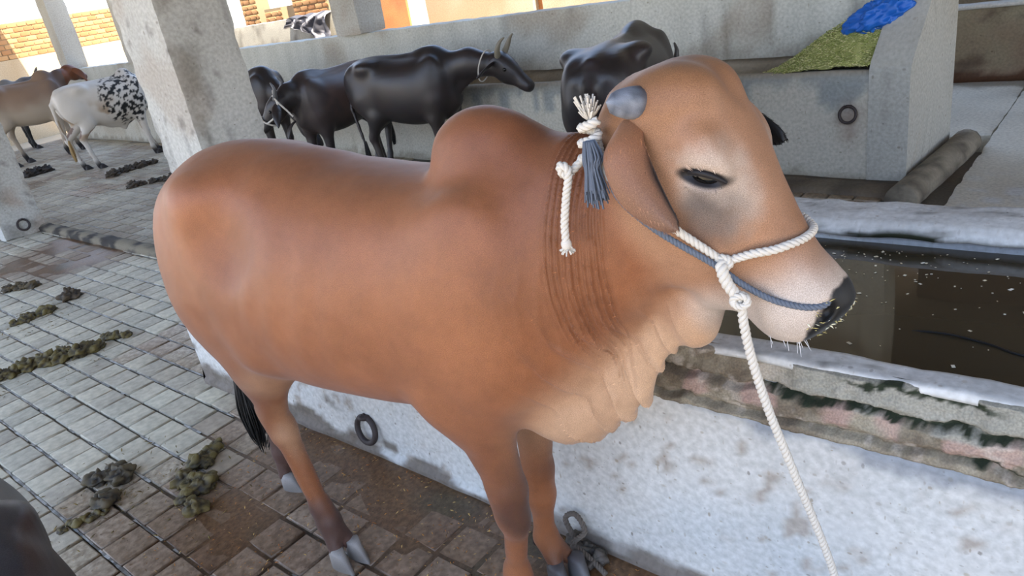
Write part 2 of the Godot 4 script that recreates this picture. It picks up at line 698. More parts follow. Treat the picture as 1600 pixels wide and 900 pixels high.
	func normals() -> void:
		norms = PackedVector3Array()
		norms.resize(verts.size())
		for i in range(0, tris.size(), 3):
			var a := tris[i]
			var b := tris[i + 1]
			var c := tris[i + 2]
			var m := (verts[c] - verts[a]).cross(verts[b] - verts[a])
			norms[a] += m
			norms[b] += m
			norms[c] += m
		for i in norms.size(): norms[i] = norms[i].normalized()

	# one round of smoothing
	func relax(amount := 0.5) -> void:
		var sum := PackedVector3Array()
		sum.resize(verts.size())
		var cnt := PackedInt32Array()
		cnt.resize(verts.size())
		for i in range(0, tris.size(), 3):
			var a := tris[i]
			var b := tris[i + 1]
			var c := tris[i + 2]
			sum[a] += verts[b] + verts[c]
			sum[b] += verts[a] + verts[c]
			sum[c] += verts[a] + verts[b]
			cnt[a] += 2
			cnt[b] += 2
			cnt[c] += 2
		for i in verts.size():
			if cnt[i] > 0: verts[i] = verts[i].lerp(sum[i] / cnt[i], amount)

	func push(amount: Callable) -> void:
		normals()
		for i in verts.size():
			var s: float = amount.call(verts[i], norms[i])
			if s != 0.0: verts[i] += norms[i] * s

	func colours(paint: Callable) -> PackedColorArray:
		var out := PackedColorArray()
		out.resize(verts.size())
		for i in verts.size(): out[i] = paint.call(verts[i], norms[i])
		return out

# ---------------------------------------------------------------- the brown bull
const HEAD_O := Vector3(-0.66, 1.42, -1.15)
const HEAD_A := Vector3(0.6198, -0.7848, 0.0)
const HEAD_U := Vector3(0.7848, 0.6198, 0.0)

func head_pt(s: float, t: float, w: float) -> Vector3:
	return HEAD_O + HEAD_A * s + HEAD_U * t + Vector3(0, 0, w)

func mid_z(x: float) -> float:
	return lerpf(-1.04, -1.17, clampf((x + 2.3) / 1.3, 0, 1))

# thin leaf (an ear) added to a body: centre line, half widths, direction across, cupped
func leaf(b: Body, line: PackedVector3Array, half: PackedFloat32Array, across: PackedVector3Array, thick: float, cup: float) -> Array:
	var i0 := b.verts.size()
	var n := 14
	for i in line.size():
		var d := (line[mini(i + 1, line.size() - 1)] - line[maxi(i - 1, 0)]).normalized()
		var w := (across[i] - d * across[i].dot(d)).normalized()
		var f := d.cross(w)
		for k in n:
			var an := TAU * k / n
			var u := cos(an)
			b.verts.append(line[i] + w * u * half[i] + f * (sin(an) * thick * (1.0 - 0.5 * u * u) + (u * u) * cup * half[i]))
	for i in line.size() - 1:
		for k in n:
			var k2 := (k + 1) % n
			var a := i0 + i * n + k
			var c := i0 + i * n + k2
			b.tris.append_array(PackedInt32Array([a, c, c + n, a, c + n, a + n]))
	return [i0, b.verts.size()]

func digits(b: Body, a: Vector3, c: Vector3) -> void:
	b.cap(a, a.lerp(c, 0.45), 0.037, 0.033, 0.02)
	for sd in [1.0, -1.0]: b.cap(a + Vector3(0, -0.01, sd * 0.012), c + Vector3(0, 0, sd * 0.027), 0.026, 0.0235, 0.010)

func claws(parent: Node3D, at: Vector3, turn: float, size: float, top: Color, low: Color) -> void:
	for sd in [-1.0, 1.0]:
		var s := Soup.new()
		var rows := 7
		var n := 14
		for j in rows:
			var t := float(j) / (rows - 1)
			for k in n:
				var an := TAU * k / n
				var fw := cos(an)
				var lat := sin(an)
				var len := lerpf(0.028, 0.056, t) * (1.15 if fw > 0 else 0.72) * size
				var wid := lerpf(0.020, 0.024, t) * size * (1.0 - 0.45 * maxf(fw, 0) * t)
				s.add(Vector3(fw * len + t * 0.014 * size, lerpf(0.058, 0.0, t) * size - 0.014 * size * (1.0 - t) * (0.0 if fw > 0 else 1.0), lat * wid + sd * 0.027 * size), top.lerp(low, smoothstep(0.1, 0.9, t + 0.2 * fw)))
		for j in rows - 1:
			for k in n:
				var k2 := (k + 1) % n
				s.quad(j * n + k, (j + 1) * n + k, (j + 1) * n + k2, j * n + k2)
		var a := s.add(Vector3(0, 0.064, sd * 0.027) * size, top)
		for k in n: s.tri(a, k, (k + 1) % n)
		s.outward(0, Vector3(0.01, 0.03, sd * 0.027) * size)
		var o := put("hoof", soup_mesh(s), M.hoof, parent, at)
		o.rotation.y = turn

func bull_paint(p: Vector3, n: Vector3) -> Color:
	var brown := lin(0.645, 0.415, 0.27)
	var deep := lin(0.45, 0.27, 0.17)
	var dark := lin(0.22, 0.17, 0.16)
	var pale := lin(0.86, 0.71, 0.57)
	var c := brown
	var v := nz(p, 3.0)
	c = c.lerp(deep, clampf(0.18 + 0.2 * v, 0, 1))
	# hump and upper neck are darker
	var hump := smoothstep(0.26, 0.05, Vector2(p.x + 1.0, (p.y - 1.43) * 1.2).length() + 0.02 * v)
	c = c.lerp(deep, 0.55 * hump)
	var h := p - HEAD_O
	var s := h.dot(HEAD_A)
	var t := h.dot(HEAD_U)
	var w := absf(h.z)
	var on_head := smoothstep(-0.74, -0.66, p.x + 0.5 * (p.y - 1.3)) * smoothstep(-0.22, -0.17, t)
	c = c.lerp(deep, 0.4 * (1.0 - on_head) * smoothstep(0.95, 1.2, p.y + 0.05 * v) * smoothstep(-1.02, -0.86, p.x + 0.04 * v) * smoothstep(-0.56, -0.66, p.x))
	# brisket, dewlap and belly are pale
	var low := smoothstep(0.98, 0.80, p.y + 0.9 * (-0.85 - p.x) * float(p.x > -1.3) + 0.03 * v) * smoothstep(-1.12, -0.98, p.x)
	c = c.lerp(pale, 0.75 * low)
	var dew := smoothstep(0.045, 0.02, absf(p.z + 1.155)) * smoothstep(1.16, 1.02, p.y) * smoothstep(-0.86, -0.74, p.x)
	c = c.lerp(pale, 0.55 * dew)
	var under := smoothstep(-0.45, -0.95, n.y) * smoothstep(0.85, 0.72, p.y) * smoothstep(0.55, 0.62, p.y)
	c = c.lerp(pale, 0.6 * under)
	# inner and back of the thigh pale, lower legs dark
	if p.x < -1.55 and p.y < 0.82:
		c = c.lerp(pale, 0.32 * smoothstep(0.16, 0.03, absf(p.y - 0.72) + absf(p.x + 1.83) * 0.9))
		c = c.lerp(pale, 0.45 * smoothstep(0.14, 0.03, absf(p.y - 0.50) * 0.8 + absf(p.x + 1.90) * 1.6))
		c = c.lerp(lin(0.27, 0.215, 0.21), 0.85 * smoothstep(0.33, 0.20, p.y + 0.07 * v + 0.4 * maxf(0.0, -1.93 - p.x) * float(p.x > -2.2)))
	if p.x > -1.4 and p.y < 0.75:
		c = c.lerp(dark, 0.8 * smoothstep(0.15, 0.03, absf(p.y - 0.43) * 0.6 + absf(p.x + 1.085) * 1.2 + 0.03 * v))
		c = c.lerp(deep, 0.5 * smoothstep(0.2, 0.05, absf(p.y - 0.58) * 0.8 + absf(p.x + 1.09) + 0.04 * v))
		c = c.lerp(dark, 0.6 * smoothstep(0.16, 0.06, p.y))
		c = c.lerp(pale, 0.35 * smoothstep(-1.15, -1.2, p.z) * smoothstep(0.40, 0.6, p.y))
	# the face
	if on_head > 0.0 and s > -0.12:
		var crown := lin(0.60, 0.425, 0.29)
		var grey := lin(0.30, 0.27, 0.27)
		var white := lin(0.84, 0.79, 0.74)
		var f := lin(0.68, 0.505, 0.38)
		f = f.lerp(crown, smoothstep(0.10, -0.02, s))
		var e := Vector2((s - 0.145) / 0.075, (t - 0.055) / 0.06)
		f = f.lerp(lin(0.80, 0.74, 0.68), 0.75 * smoothstep(1.35, 0.45, e.length() + 0.3 * v + 0.12 * nz(p, 25.0)) * smoothstep(0.03, 0.06, w))
		var d := Vector2((s - 0.185) / 0.055, (t - 0.02) / 0.05)
		f = f.lerp(grey, 0.72 * smoothstep(1.35, 0.2, d.length() + 0.3 * v + 0.1 * nz(p, 25.0)) * smoothstep(0.04, 0.07, w))
		f = f.lerp(white, 0.85 * smoothstep(0.27, 0.38, s - 0.25 * t + 0.02 * v))
		f = f.lerp(lin(0.62, 0.44, 0.31), 0.6 * smoothstep(0.05, 0.08, t) * smoothstep(0.42, 0.34, s) * smoothstep(0.22, 0.28, s))
		var ec := p - head_pt(0.138, 0.058, 0.0)
		var eye := Vector2((ec.x * 0.97 - ec.y * 0.22) / 0.040, (ec.x * 0.22 + ec.y * 0.97) / 0.015)
		f = f.lerp(lin(0.10, 0.08, 0.08), smoothstep(1.25, 0.85, eye.length()) * smoothstep(0.05, 0.07, w))
		# black nose pad
		var pad := smoothstep(-0.004, 0.004, s - 0.408 - (0.075 - t) * 0.50 + 0.004 * nz(p, 30))
		f = f.lerp(lin(0.07, 0.06, 0.065), pad)
		c = c.lerp(f, on_head)
	c *= 1.0 + 0.06 * nz(p, 13.0) + 0.05 * nz(p, 42.0)
	c.a = 1.0
	return c

func fold_shift(p: Vector3, n: Vector3) -> float:
	var s := 0.0
	# skin folds hanging down the neck
	if p.x > -0.97 and p.x < -0.66 and p.y > 0.78 and p.y < 1.42 and p.y < 1.40 + (p.x + 0.84) * 0.3:
		var y := p.y
		var x0 := -0.857 + 0.35 * pow(maxf(1.18 - y, 0), 2) + 0.3 * pow(maxf(y - 1.25, 0), 2)
		var x1 := -0.727 - 0.035 * (1.4 - y)
		var u := (p.x - x0) / (x1 - x0) + 0.07 * nz(Vector3(p.x * 0.6, p.y * 0.5, 3.0), 4.0)
		var count := 9.0
		if u > -0.12 and u < 1.12:
			var ph := u * count
			var k := floorf(ph)
			var g := absf(ph - k - 0.5) * 2.0   # 0 mid fold, 1 groove
			var len0 := 0.78 + 0.25 * hsh(k, 3.0)
			var deep := smoothstep(0.2, 0.9, hsh(k + (1.0 if ph - k > 0.5 else 0.0), 9.0)) * 0.5 + 0.5
			var fade := smoothstep(len0, len0 + 0.16, y) * smoothstep(-0.12, 0.02, u) * smoothstep(1.12, 0.98, u)
			s += (-0.012 * pow(g, 3.2) * deep + 0.003) * fade
	# pleats of the dewlap
	if p.x > -0.98 and p.x < -0.6 and p.y < 1.12:
		var q2 := p.x + 0.30 * (p.y - 0.8) + 0.02 * nz(p, 3.0)
		var g2 := absf(fposmod(q2 / 0.062, 1.0) - 0.5) * 2.0
		s += (-0.010 * pow(g2, 4.0) + 0.002) * smoothstep(-0.98, -0.88, p.x) * smoothstep(1.12, 0.92, p.y) * smoothstep(-0.6, -0.66, p.x)
	# fine creases over the shoulder and chest
	if p.x > -1.05 and p.x < -0.6 and p.y < 1.3 and p.y > 0.7:
		var q := sin((p.x * 0.93 - p.y * 0.16 + 0.015 * nz(p, 4.0)) * 190.0)
		s += -0.0010 * pow(0.5 + 0.5 * q, 3.0) * smoothstep(-1.05, -0.85, p.x) * smoothstep(1.3, 1.1, p.y) * smoothstep(0.7, 0.85, p.y)
	# ribs and muscle, barely seen
	if p.x > -1.78 and p.x < -1.25 and p.y > 0.8 and p.y < 1.25:
		s += 0.0010 * sin((p.x - 0.25 * p.y) * 62.0) * smoothstep(-1.78, -1.65, p.x) * smoothstep(-1.25, -1.45, p.x) * smoothstep(0.8, 0.95, p.y) * smoothstep(1.25, 1.1, p.y)
	s += 0.0025 * nz(p, 2.2) + 0.0007 * nz(p, 11.0)
	return s

func build_bull() -> void:
	var base := Vector3(-1.65, 0, -1.1)
	var o := thing("zebu_bull", "reddish brown humped bull with a white rope halter standing beside the water trough", "bull", base)
	var b := Body.new()
	# [x, top, bottom, widest, half width, z, power]
	b.sweep(Vector3.ZERO, Vector3.RIGHT, Vector3.UP, [
		[-2.24, 1.15, 1.02, 1.09, 0.05, -1.035, 2.0],
		[-2.21, 1.24, 0.90, 1.08, 0.12, -1.035, 2.0],
		[-2.14, 1.325, 0.78, 1.06, 0.18, -1.04, 2.1],
		[-2.03, 1.38, 0.72, 1.05, 0.22, -1.045, 2.2],
		[-1.88, 1.392, 0.70, 1.03, 0.24, -1.06, 2.2],
		[-1.72, 1.37, 0.69, 1.01, 0.265, -1.08, 2.2],
		[-1.54, 1.33, 0.69, 0.99, 0.28, -1.11, 2.2],
		[-1.30, 1.31, 0.695, 1.00, 0.265, -1.14, 2.2],
		[-1.10, 1.325, 0.705, 1.02, 0.235, -1.16, 2.2],
		[-0.95, 1.33, 0.73, 1.03, 0.19, -1.165, 2.1],
		[-0.86, 1.28, 0.82, 1.04, 0.12, -1.165, 2.0],
		[-0.82, 1.15, 0.95, 1.05, 0.05, -1.165, 2.0]], 0.05)
	# neck
	b.sweep(Vector3.ZERO, Vector3.RIGHT, Vector3.UP, [
		[-1.12, 1.30, 0.80, 1.06, 0.14, -1.165, 2.0],
		[-1.00, 1.365, 0.78, 1.08, 0.165, -1.165, 2.0],
		[-0.90, 1.385, 0.82, 1.12, 0.155, -1.165, 2.0],
		[-0.80, 1.39, 0.92, 1.16, 0.135, -1.16, 2.0],
		[-0.70, 1.405, 1.03, 1.22, 0.115, -1.155, 2.0],
		[-0.62, 1.41, 1.11, 1.27, 0.10, -1.15, 2.0],
		[-0.56, 1.38, 1.18, 1.28, 0.08, -1.15, 2.0]], 0.06)
	# dewlap
	b.sweep(Vector3.ZERO, Vector3.RIGHT, Vector3.UP, [
		[-1.12, 0.90, 0.70, 0.78, 0.05, -1.165, 2.0],
		[-1.00, 1.00, 0.645, 0.78, 0.075, -1.165, 2.0],
		[-0.91, 1.05, 0.655, 0.80, 0.065, -1.165, 2.0],
		[-0.86, 1.08, 0.685, 0.86, 0.052, -1.16, 2.0],
		[-0.825, 1.10, 0.725, 0.9, 0.042, -1.16, 2.0],
		[-0.805, 1.10, 0.73, 0.9, 0.044, -1.16, 2.0],
		[-0.765, 1.12, 0.79, 0.95, 0.034, -1.16, 2.0],
		[-0.745, 1.14, 0.80, 0.97, 0.04, -1.155, 2.0],
		[-0.71, 1.15, 0.885, 1.00, 0.028, -1.155, 2.0],
		[-0.66, 1.20, 0.955, 1.06, 0.03, -1.15, 2.0],
		[-0.61, 1.22, 0.985, 1.06, 0.03, -1.15, 2.0],
		[-0.575, 1.2, 1.01, 1.09, 0.026, -1.15, 2.0],
		[-0.55, 1.18, 1.07, 1.12, 0.02, -1.15, 2.0]], 0.04)
	# hump
	b.ell(Vector3(-1.055, 1.32, -1.155), Vector3(0.155, 0.125, 0.095), 0.05, Vector3(0, 0, -14))
	b.ell(Vector3(-1.11, 1.33, -1.155), Vector3(0.11, 0.095, 0.085), 0.04)
	# haunches, hips and shoulders
	for sd in [1.0, -1.0]:
		b.ell(Vector3(-2.02, 1.02, mid_z(-2.2) + sd * 0.125), Vector3(0.18, 0.27, 0.105), 0.09, Vector3(0, 0, 12))
		b.ell(Vector3(-1.90, 1.285, mid_z(-2.1) + sd * 0.15), Vector3(0.09, 0.05, 0.06), 0.09)
		b.ell(Vector3(-2.19, 1.16, mid_z(-2.4) + sd * 0.085), Vector3(0.05, 0.05, 0.04), 0.06)
		b.ell(Vector3(-1.09, 1.02, -1.16 + sd * 0.15), Vector3(0.15, 0.28, 0.085), 0.09, Vector3(0, 0, -14))
	# hollow of the flank and the fold running down to the stifle
	for sd in [1.0, -1.0]:
		b.ell(Vector3(-1.76, 1.19, mid_z(-1.76) + sd * 0.285), Vector3(0.10, 0.075, 0.05), 0.10, Vector3(0, 0, 20), true)
		b.cap(Vector3(-1.90, 1.24, mid_z(-1.9) + sd * 0.185), Vector3(-1.80, 0.86, mid_z(-1.8) + sd * 0.20), 0.05, 0.06, 0.09)
	b.ell(Vector3(-1.20, 0.80, -1.0), Vector3(0.07, 0.09, 0.075), 0.06)
	# near hind leg
	b.cap(Vector3(-2.0, 0.98, -0.93), Vector3(-1.93, 0.76, -0.925), 0.145, 0.095, 0.09, 0.75)
	b.cap(Vector3(-1.93, 0.76, -0.92), Vector3(-1.975, 0.56, -0.935), 0.085, 0.052, 0.06, 0.8)
	b.cap(Vector3(-2.015, 0.575, -0.938), Vector3(-1.965, 0.49, -0.94), 0.036, 0.040, 0.03)
	b.cap(Vector3(-1.965, 0.51, -0.94), Vector3(-1.915, 0.20, -0.952), 0.040, 0.028, 0.03)
	b.cap(Vector3(-1.915, 0.20, -0.952), Vector3(-1.90, 0.145, -0.955), 0.034, 0.040, 0.03)
	digits(b, Vector3(-1.90, 0.145, -0.955), Vector3(-1.862, 0.05, -0.955))
	# far hind leg, set back
	b.cap(Vector3(-2.06, 0.95, -1.15), Vector3(-2.12, 0.76, -1.15), 0.14, 0.09, 0.09, 0.75)
	b.cap(Vector3(-2.12, 0.76, -1.15), Vector3(-2.42, 0.52, -1.14), 0.085, 0.048, 0.06, 0.8)
	b.cap(Vector3(-2.44, 0.53, -1.14), Vector3(-2.41, 0.46, -1.14), 0.036, 0.038, 0.03)
	b.cap(Vector3(-2.41, 0.48, -1.14), Vector3(-2.42, 0.19, -1.13), 0.038, 0.028, 0.03)
	b.cap(Vector3(-2.42, 0.19, -1.13), Vector3(-2.415, 0.14, -1.125), 0.034, 0.038, 0.03)
	digits(b, Vector3(-2.415, 0.14, -1.125), Vector3(-2.395, 0.05, -1.12))
	# near foreleg
	b.cap(Vector3(-1.08, 0.92, -1.03), Vector3(-1.165, 0.76, -1.035), 0.10, 0.095, 0.08, 0.7)
	b.cap(Vector3(-1.165, 0.76, -1.035), Vector3(-1.13, 0.50, -1.055), 0.098, 0.056, 0.06, 0.75)
	b.ell(Vector3(-1.135, 0.41, -1.06), Vector3(0.043, 0.07, 0.042), 0.04)
	b.cap(Vector3(-1.13, 0.50, -1.055), Vector3(-1.138, 0.42, -1.06), 0.052, 0.040, 0.03)
	b.cap(Vector3(-1.135, 0.38, -1.065), Vector3(-1.19, 0.17, -1.085), 0.034, 0.027, 0.03)
	b.cap(Vector3(-1.19, 0.17, -1.085), Vector3(-1.19, 0.14, -1.085), 0.034, 0.037, 0.03)
	digits(b, Vector3(-1.19, 0.14, -1.085), Vector3(-1.155, 0.05, -1.09))
	# fold of skin between chest and foreleg
	b.cap(Vector3(-1.02, 0.86, -1.07), Vector3(-1.075, 0.70, -1.09), 0.012, 0.012, 0.03, 1.0, true)
	b.ell(Vector3(-0.97, 0.74, -1.13), Vector3(0.10, 0.085, 0.075), 0.05)
	# far foreleg
	b.cap(Vector3(-1.12, 0.85, -1.25), Vector3(-1.17, 0.68, -1.25), 0.10, 0.07, 0.07, 0.75)
	b.cap(Vector3(-1.17, 0.68, -1.25), Vector3(-1.20, 0.40, -1.25), 0.066, 0.046, 0.05, 0.85)
	b.ell(Vector3(-1.205, 0.315, -1.25), Vector3(0.042, 0.068, 0.042), 0.04)
	b.cap(Vector3(-1.20, 0.40, -1.25), Vector3(-1.205, 0.32, -1.25), 0.044, 0.038, 0.03)
	b.cap(Vector3(-1.205, 0.30, -1.25), Vector3(-1.22, 0.14, -1.255), 0.034, 0.032, 0.03)
	digits(b, Vector3(-1.22, 0.14, -1.255), Vector3(-1.175, 0.05, -1.26))
	# tail
	var tl := [Vector3(-2.18, 1.27, -1.04), Vector3(-2.26, 1.19, -1.045), Vector3(-2.30, 1.0, -1.07), Vector3(-2.42, 0.75, -1.09), Vector3(-2.48, 0.46, -1.09)]
	for i in 4: b.cap(tl[i], tl[i + 1], 0.034 - 0.005 * i, 0.029 - 0.005 * i, 0.03)
	# head
	b.sweep(HEAD_O, HEAD_A, HEAD_U, [
		[-0.085, 0.02, -0.05, -0.01, 0.04, 0.0, 2.0],
		[-0.06, 0.075, -0.09, 0.0, 0.08, 0.0, 2.2],
		[-0.01, 0.116, -0.13, 0.01, 0.104, 0.0, 2.3],
		[0.05, 0.132, -0.155, 0.02, 0.108, 0.0, 2.3],
		[0.12, 0.127, -0.17, 0.03, 0.106, 0.0, 2.3],
		[0.18, 0.112, -0.175, 0.015, 0.096, 0.0, 2.3],
		[0.235, 0.098, -0.165, 0.0, 0.084, 0.0, 2.3],
		[0.29, 0.086, -0.135, -0.01, 0.073, 0.0, 2.3],
		[0.34, 0.080, -0.108, -0.01, 0.066, 0.0, 2.3],
		[0.39, 0.082, -0.088, 0.0, 0.065, 0.0, 2.4],
		[0.425, 0.080, -0.070, 0.005, 0.062, 0.0, 2.4],
		[0.45, 0.066, -0.05, 0.01, 0.048, 0.0, 2.2],
		[0.463, 0.03, -0.02, 0.01, 0.02, 0.0, 2.0]], 0.03)
	# poll ridge in two bulges, brow, cheek, lips
	for sd in [1.0, -1.0]:
		b.ell(head_pt(0.005, 0.085 if sd > 0 else 0.074, sd * 0.045), Vector3(0.065, 0.048, 0.05 if sd > 0 else 0.042), 0.04)
		b.ell(head_pt(0.115, 0.075, sd * 0.088), Vector3(0.05, 0.03, 0.024), 0.03, Vector3(0, 0, -60))
		b.ell(head_pt(0.165, 0.045, sd * 0.088), Vector3(0.035, 0.016, 0.014), 0.02, Vector3(0, 0, -45))
		b.ell(head_pt(0.19, -0.075, sd * 0.055), Vector3(0.10, 0.075, 0.034), 0.06, Vector3(0, 0, -45))
		b.ell(head_pt(0.138, 0.060, sd * 0.112), Vector3(0.034, 0.013, 0.018), 0.015, Vector3(0, 0, -12), true)
		b.ell(head_pt(0.432, 0.042, sd * 0.050), Vector3(0.012, 0.020, 0.018), 0.015, Vector3(0, 0, -30), true)
		b.ell(head_pt(0.41, -0.01, sd * 0.045), Vector3(0.045, 0.035, 0.025), 0.04, Vector3(0, 0, -50))
	b.ell(head_pt(0.405, -0.062, 0), Vector3(0.05, 0.028, 0.045), 0.025, Vector3(0, 0, -38))
	# throat folds and the fleshy lobe under the jaw
	b.ell(Vector3(-0.61, 1.04, -1.135), Vector3(0.036, 0.055, 0.032), 0.05)
	b.ell(Vector3(-0.545, 1.115, -1.12), Vector3(0.035, 0.03, 0.03), 0.04)
	b.mesh(0.009)
	bull_field = b
	b.relax(0.4)
	b.refine(func(p: Vector3) -> bool: return p.x > -1.0 and p.y > 0.7)
	b.refine(func(p: Vector3) -> bool: return p.x > -0.98 and p.y > 0.76 and p.z > -1.17 and (p.x < -0.62 or p.y > 1.0), false)
	b.push(fold_shift)
	# ears
	var near := curve([Vector3(-0.660, 1.437, -1.06), Vector3(-0.645, 1.41, -1.005), Vector3(-0.617, 1.355, -0.985), Vector3(-0.585, 1.312, -0.985), Vector3(-0.550, 1.278, -0.99)], 4)
	var hw := PackedFloat32Array()
	var ac := PackedVector3Array()
	for i in near.size():
		var t := float(i) / (near.size() - 1)
		hw.append(0.004 + 0.034 * pow(sin(PI * clampf(0.12 + 0.88 * t, 0, 1)), 0.75) * (1.0 if t < 0.98 else 0.3))
		ac.append(Vector3(0.80, 0.25, -0.5).lerp(Vector3(0.55, 0.55, -0.6), t))
	var e0 := leaf(b, near, hw, ac, 0.009, -0.35)
	var far := curve([Vector3(-0.668, 1.425, -1.235), Vector3(-0.63, 1.40, -1.30), Vector3(-0.57, 1.365, -1.325), Vector3(-0.497, 1.335, -1.315)], 8)
	hw.clear()
	ac.clear()
	for i in far.size():
		var t := float(i) / (far.size() - 1)
		hw.append(0.001 + 0.034 * pow(maxf(sin(PI * clampf(0.12 + 0.88 * t, 0, 1)), 0.0), 0.5))
		ac.append(Vector3(0.5, 0.85, 0.1))
	var e1 := leaf(b, far, hw, ac, 0.008, 0.08)
	b.normals()
	var cols := b.colours(bull_paint)
	for e in [[e0, near], [e1, far]]:
		var line: PackedVector3Array = e[1]
		for i in range(e[0][0], e[0][1]):
			var row := int((i - e[0][0]) / 14)
			var k: int = (i - e[0][0]) % 14
			var t := float(row) / (line.size() - 1)
			var c := lin(0.62, 0.42, 0.29).lerp(lin(0.50, 0.38, 0.31), t)
			var edge := cos(TAU * k / 14.0)
			if e[1] == near: c = c.lerp(lin(0.16, 0.13, 0.13), smoothstep(0.6, 0.95, edge) * smoothstep(0.25, 0.5, t))
			else: c = lin(0.30, 0.22, 0.18).lerp(lin(0.07, 0.06, 0.06), smoothstep(0.3, 0.7, t))
			cols[i] = c
	for i in b.verts.size(): b.verts[i] -= base
	put("body", arr(b.verts, b.norms, b.tris, cols), M.coat, o)
	put("hair", fur(b, cols, base), M.fur, o).set_meta("kind", "stuff")
	# parts
	claws(o, Vector3(-1.86, 0, -0.955) - base, -0.1, 1.15, lin(0.60, 0.58, 0.56), lin(0.46, 0.44, 0.42))
	claws(o, Vector3(-2.39, 0, -1.12) - base, 0.1, 1.1, lin(0.60, 0.58, 0.56), lin(0.46, 0.44, 0.42))
	claws(o, Vector3(-1.15, 0, -1.09) - base, -0.2, 1.15, lin(0.35, 0.33, 0.33), lin(0.5, 0.48, 0.47))
	claws(o, Vector3(-1.17, 0, -1.262) - base, -0.5, 1.25, lin(0.30, 0.28, 0.28), lin(0.42, 0.42, 0.42))
	# dew claws are the dark knobs behind each pastern
	for q in [Vector3(-1.935, 0.125, -0.94), Vector3(-2.45, 0.12, -1.11), Vector3(-1.225, 0.125, -1.07), Vector3(-1.25, 0.115, -1.24)]:
		var s := Soup.new()
		s.ball(q - base, Vector3(0.013, 0.018, 0.011), Basis.IDENTITY, lin(0.12, 0.11, 0.11))
		s.outward(0, q - base)
		put("dew_claw", soup_mesh(s), M.hoof, o)
	for sd in [1.0, -1.0]:
		var c0 := head_pt(0.138, 0.058, sd * 0.088)
		var s := Soup.new()
		s.ball(c0 - base, Vector3(0.029, 0.017, 0.017), Basis.from_euler(Vector3(0, 0, deg_to_rad(-8))), Color.WHITE, 18, 12)
		s.outward(0, c0 - base)
		var ey := put("eye", soup_mesh(s), M.eye, o)
		# upper lid: a heavy fold over the eye
		var lid := Soup.new()
		var pts := PackedVector3Array()
		var rad := PackedFloat32Array()
		for i in 11:
			var t := i / 10.0 * 2.0 - 1.0
			pts.append(c0 - base + Vector3(t * 0.036, 0.012 * (1.0 - t * t) - 0.004 - 0.006 * t, sd * (0.016 - 0.010 * t * t)))
			rad.append(0.0065 * (1.0 - 0.6 * t * t))
		lid.tube(pts, rad, 8, lin(0.13, 0.10, 0.10))
		put("eyelid", soup_mesh(lid), M.coat, ey)
		# stub horn
		var hs := Soup.new()
		var hb := head_pt(-0.022, 0.045, sd * 0.085)
		var dir := Vector3(-0.42, 0.10, sd * 0.85).normalized()
		var hp := PackedVector3Array()
		var hr := PackedFloat32Array()
		for i in 10:
			var t := i / 9.0
			hp.append(hb - base + dir * (0.074 * t - 0.02) + Vector3(-0.012, 0.006, 0) * t * t)
			hr.append(0.027 * sqrt(maxf(1.0 - pow(t, 3.6), 0.0)) + 0.0005)
		hs.tube(hp, hr, 20, lin(0.40, 0.42, 0.46))
		for i in hs.v.size():
			hs.c[i] = lin(0.34, 0.36, 0.40).lerp(lin(0.56, 0.58, 0.62), clampf(0.5 + nz(hs.v[i], 30.0), 0, 1))
			hs.v[i] += Vector3.ONE * 0.0012 * nz(hs.v[i], 45.0)
		for i in hs.v.size():
			if hs.v[i].distance_to(hp[0]) < 0.04: hs.c[i] = lin(0.32, 0.31, 0.32)
		put("horn", soup_mesh(hs), M.horn, o)
	# wet whiskers under the lip
	var wh := Soup.new()
	for i in 26:
		var q := head_pt(lerpf(0.39, 0.45, r_at(i, 1.0)), -0.065 + 0.04 * r_at(i, 1.0), lerpf(-0.03, 0.045, r_at(i, 2.0))) - base
		var d := Vector3(0.5 * (r_at(i, 3.0) - 0.2), -1.0, 0.7 * (r_at(i, 4.0) - 0.3)).normalized()
		var ln := 0.015 + 0.03 * r_at(i, 5.0)
		wh.tube(PackedVector3Array([q, q + d * ln * 0.5, q + d * ln + Vector3(0.004, -0.002, 0)]), PackedFloat32Array([0.0009, 0.0007, 0.0004]), 4)
	put("whiskers", soup_mesh(wh), M.whisker, o).set_meta("kind", "stuff")
	# black switch of the tail: many strands
	var sw := Soup.new()
	for i in 150:
		var a := rng.randf() * TAU
		var rr := sqrt(rng.randf())
		var off := Vector3(cos(a), 0, sin(a)) * rr
		var y0 := 0.52 - rng.randf() * 0.10
		var y1 := 0.13 + 0.14 * rr * rng.randf() + 0.05 * rng.randf()
		var c0 := Vector3(-2.48, 0, -1.09)
		var pts := curve([c0 + off * 0.016 + Vector3(0, y0, 0), c0 + off * 0.045 + Vector3(0.0, lerpf(y0, y1, 0.45), 0.0), c0 + off * 0.040 + Vector3(-0.005, lerpf(y0, y1, 0.8), 0), c0 + off * 0.02 + Vector3(-0.012, y1, 0.0)], 3)
		var rad := PackedFloat32Array()
		for k in pts.size(): rad.append(lerpf(0.005, 0.0012, float(k) / (pts.size() - 1)))
		for k in pts.size(): pts[k] -= base
		sw.tube(pts, rad, 4, Color.WHITE, false)
	put("tail_switch", soup_mesh(sw), M.hairs, o)

func r_at(i: int, k: float) -> float:
	return hsh(i * 1.37, k * 5.1)

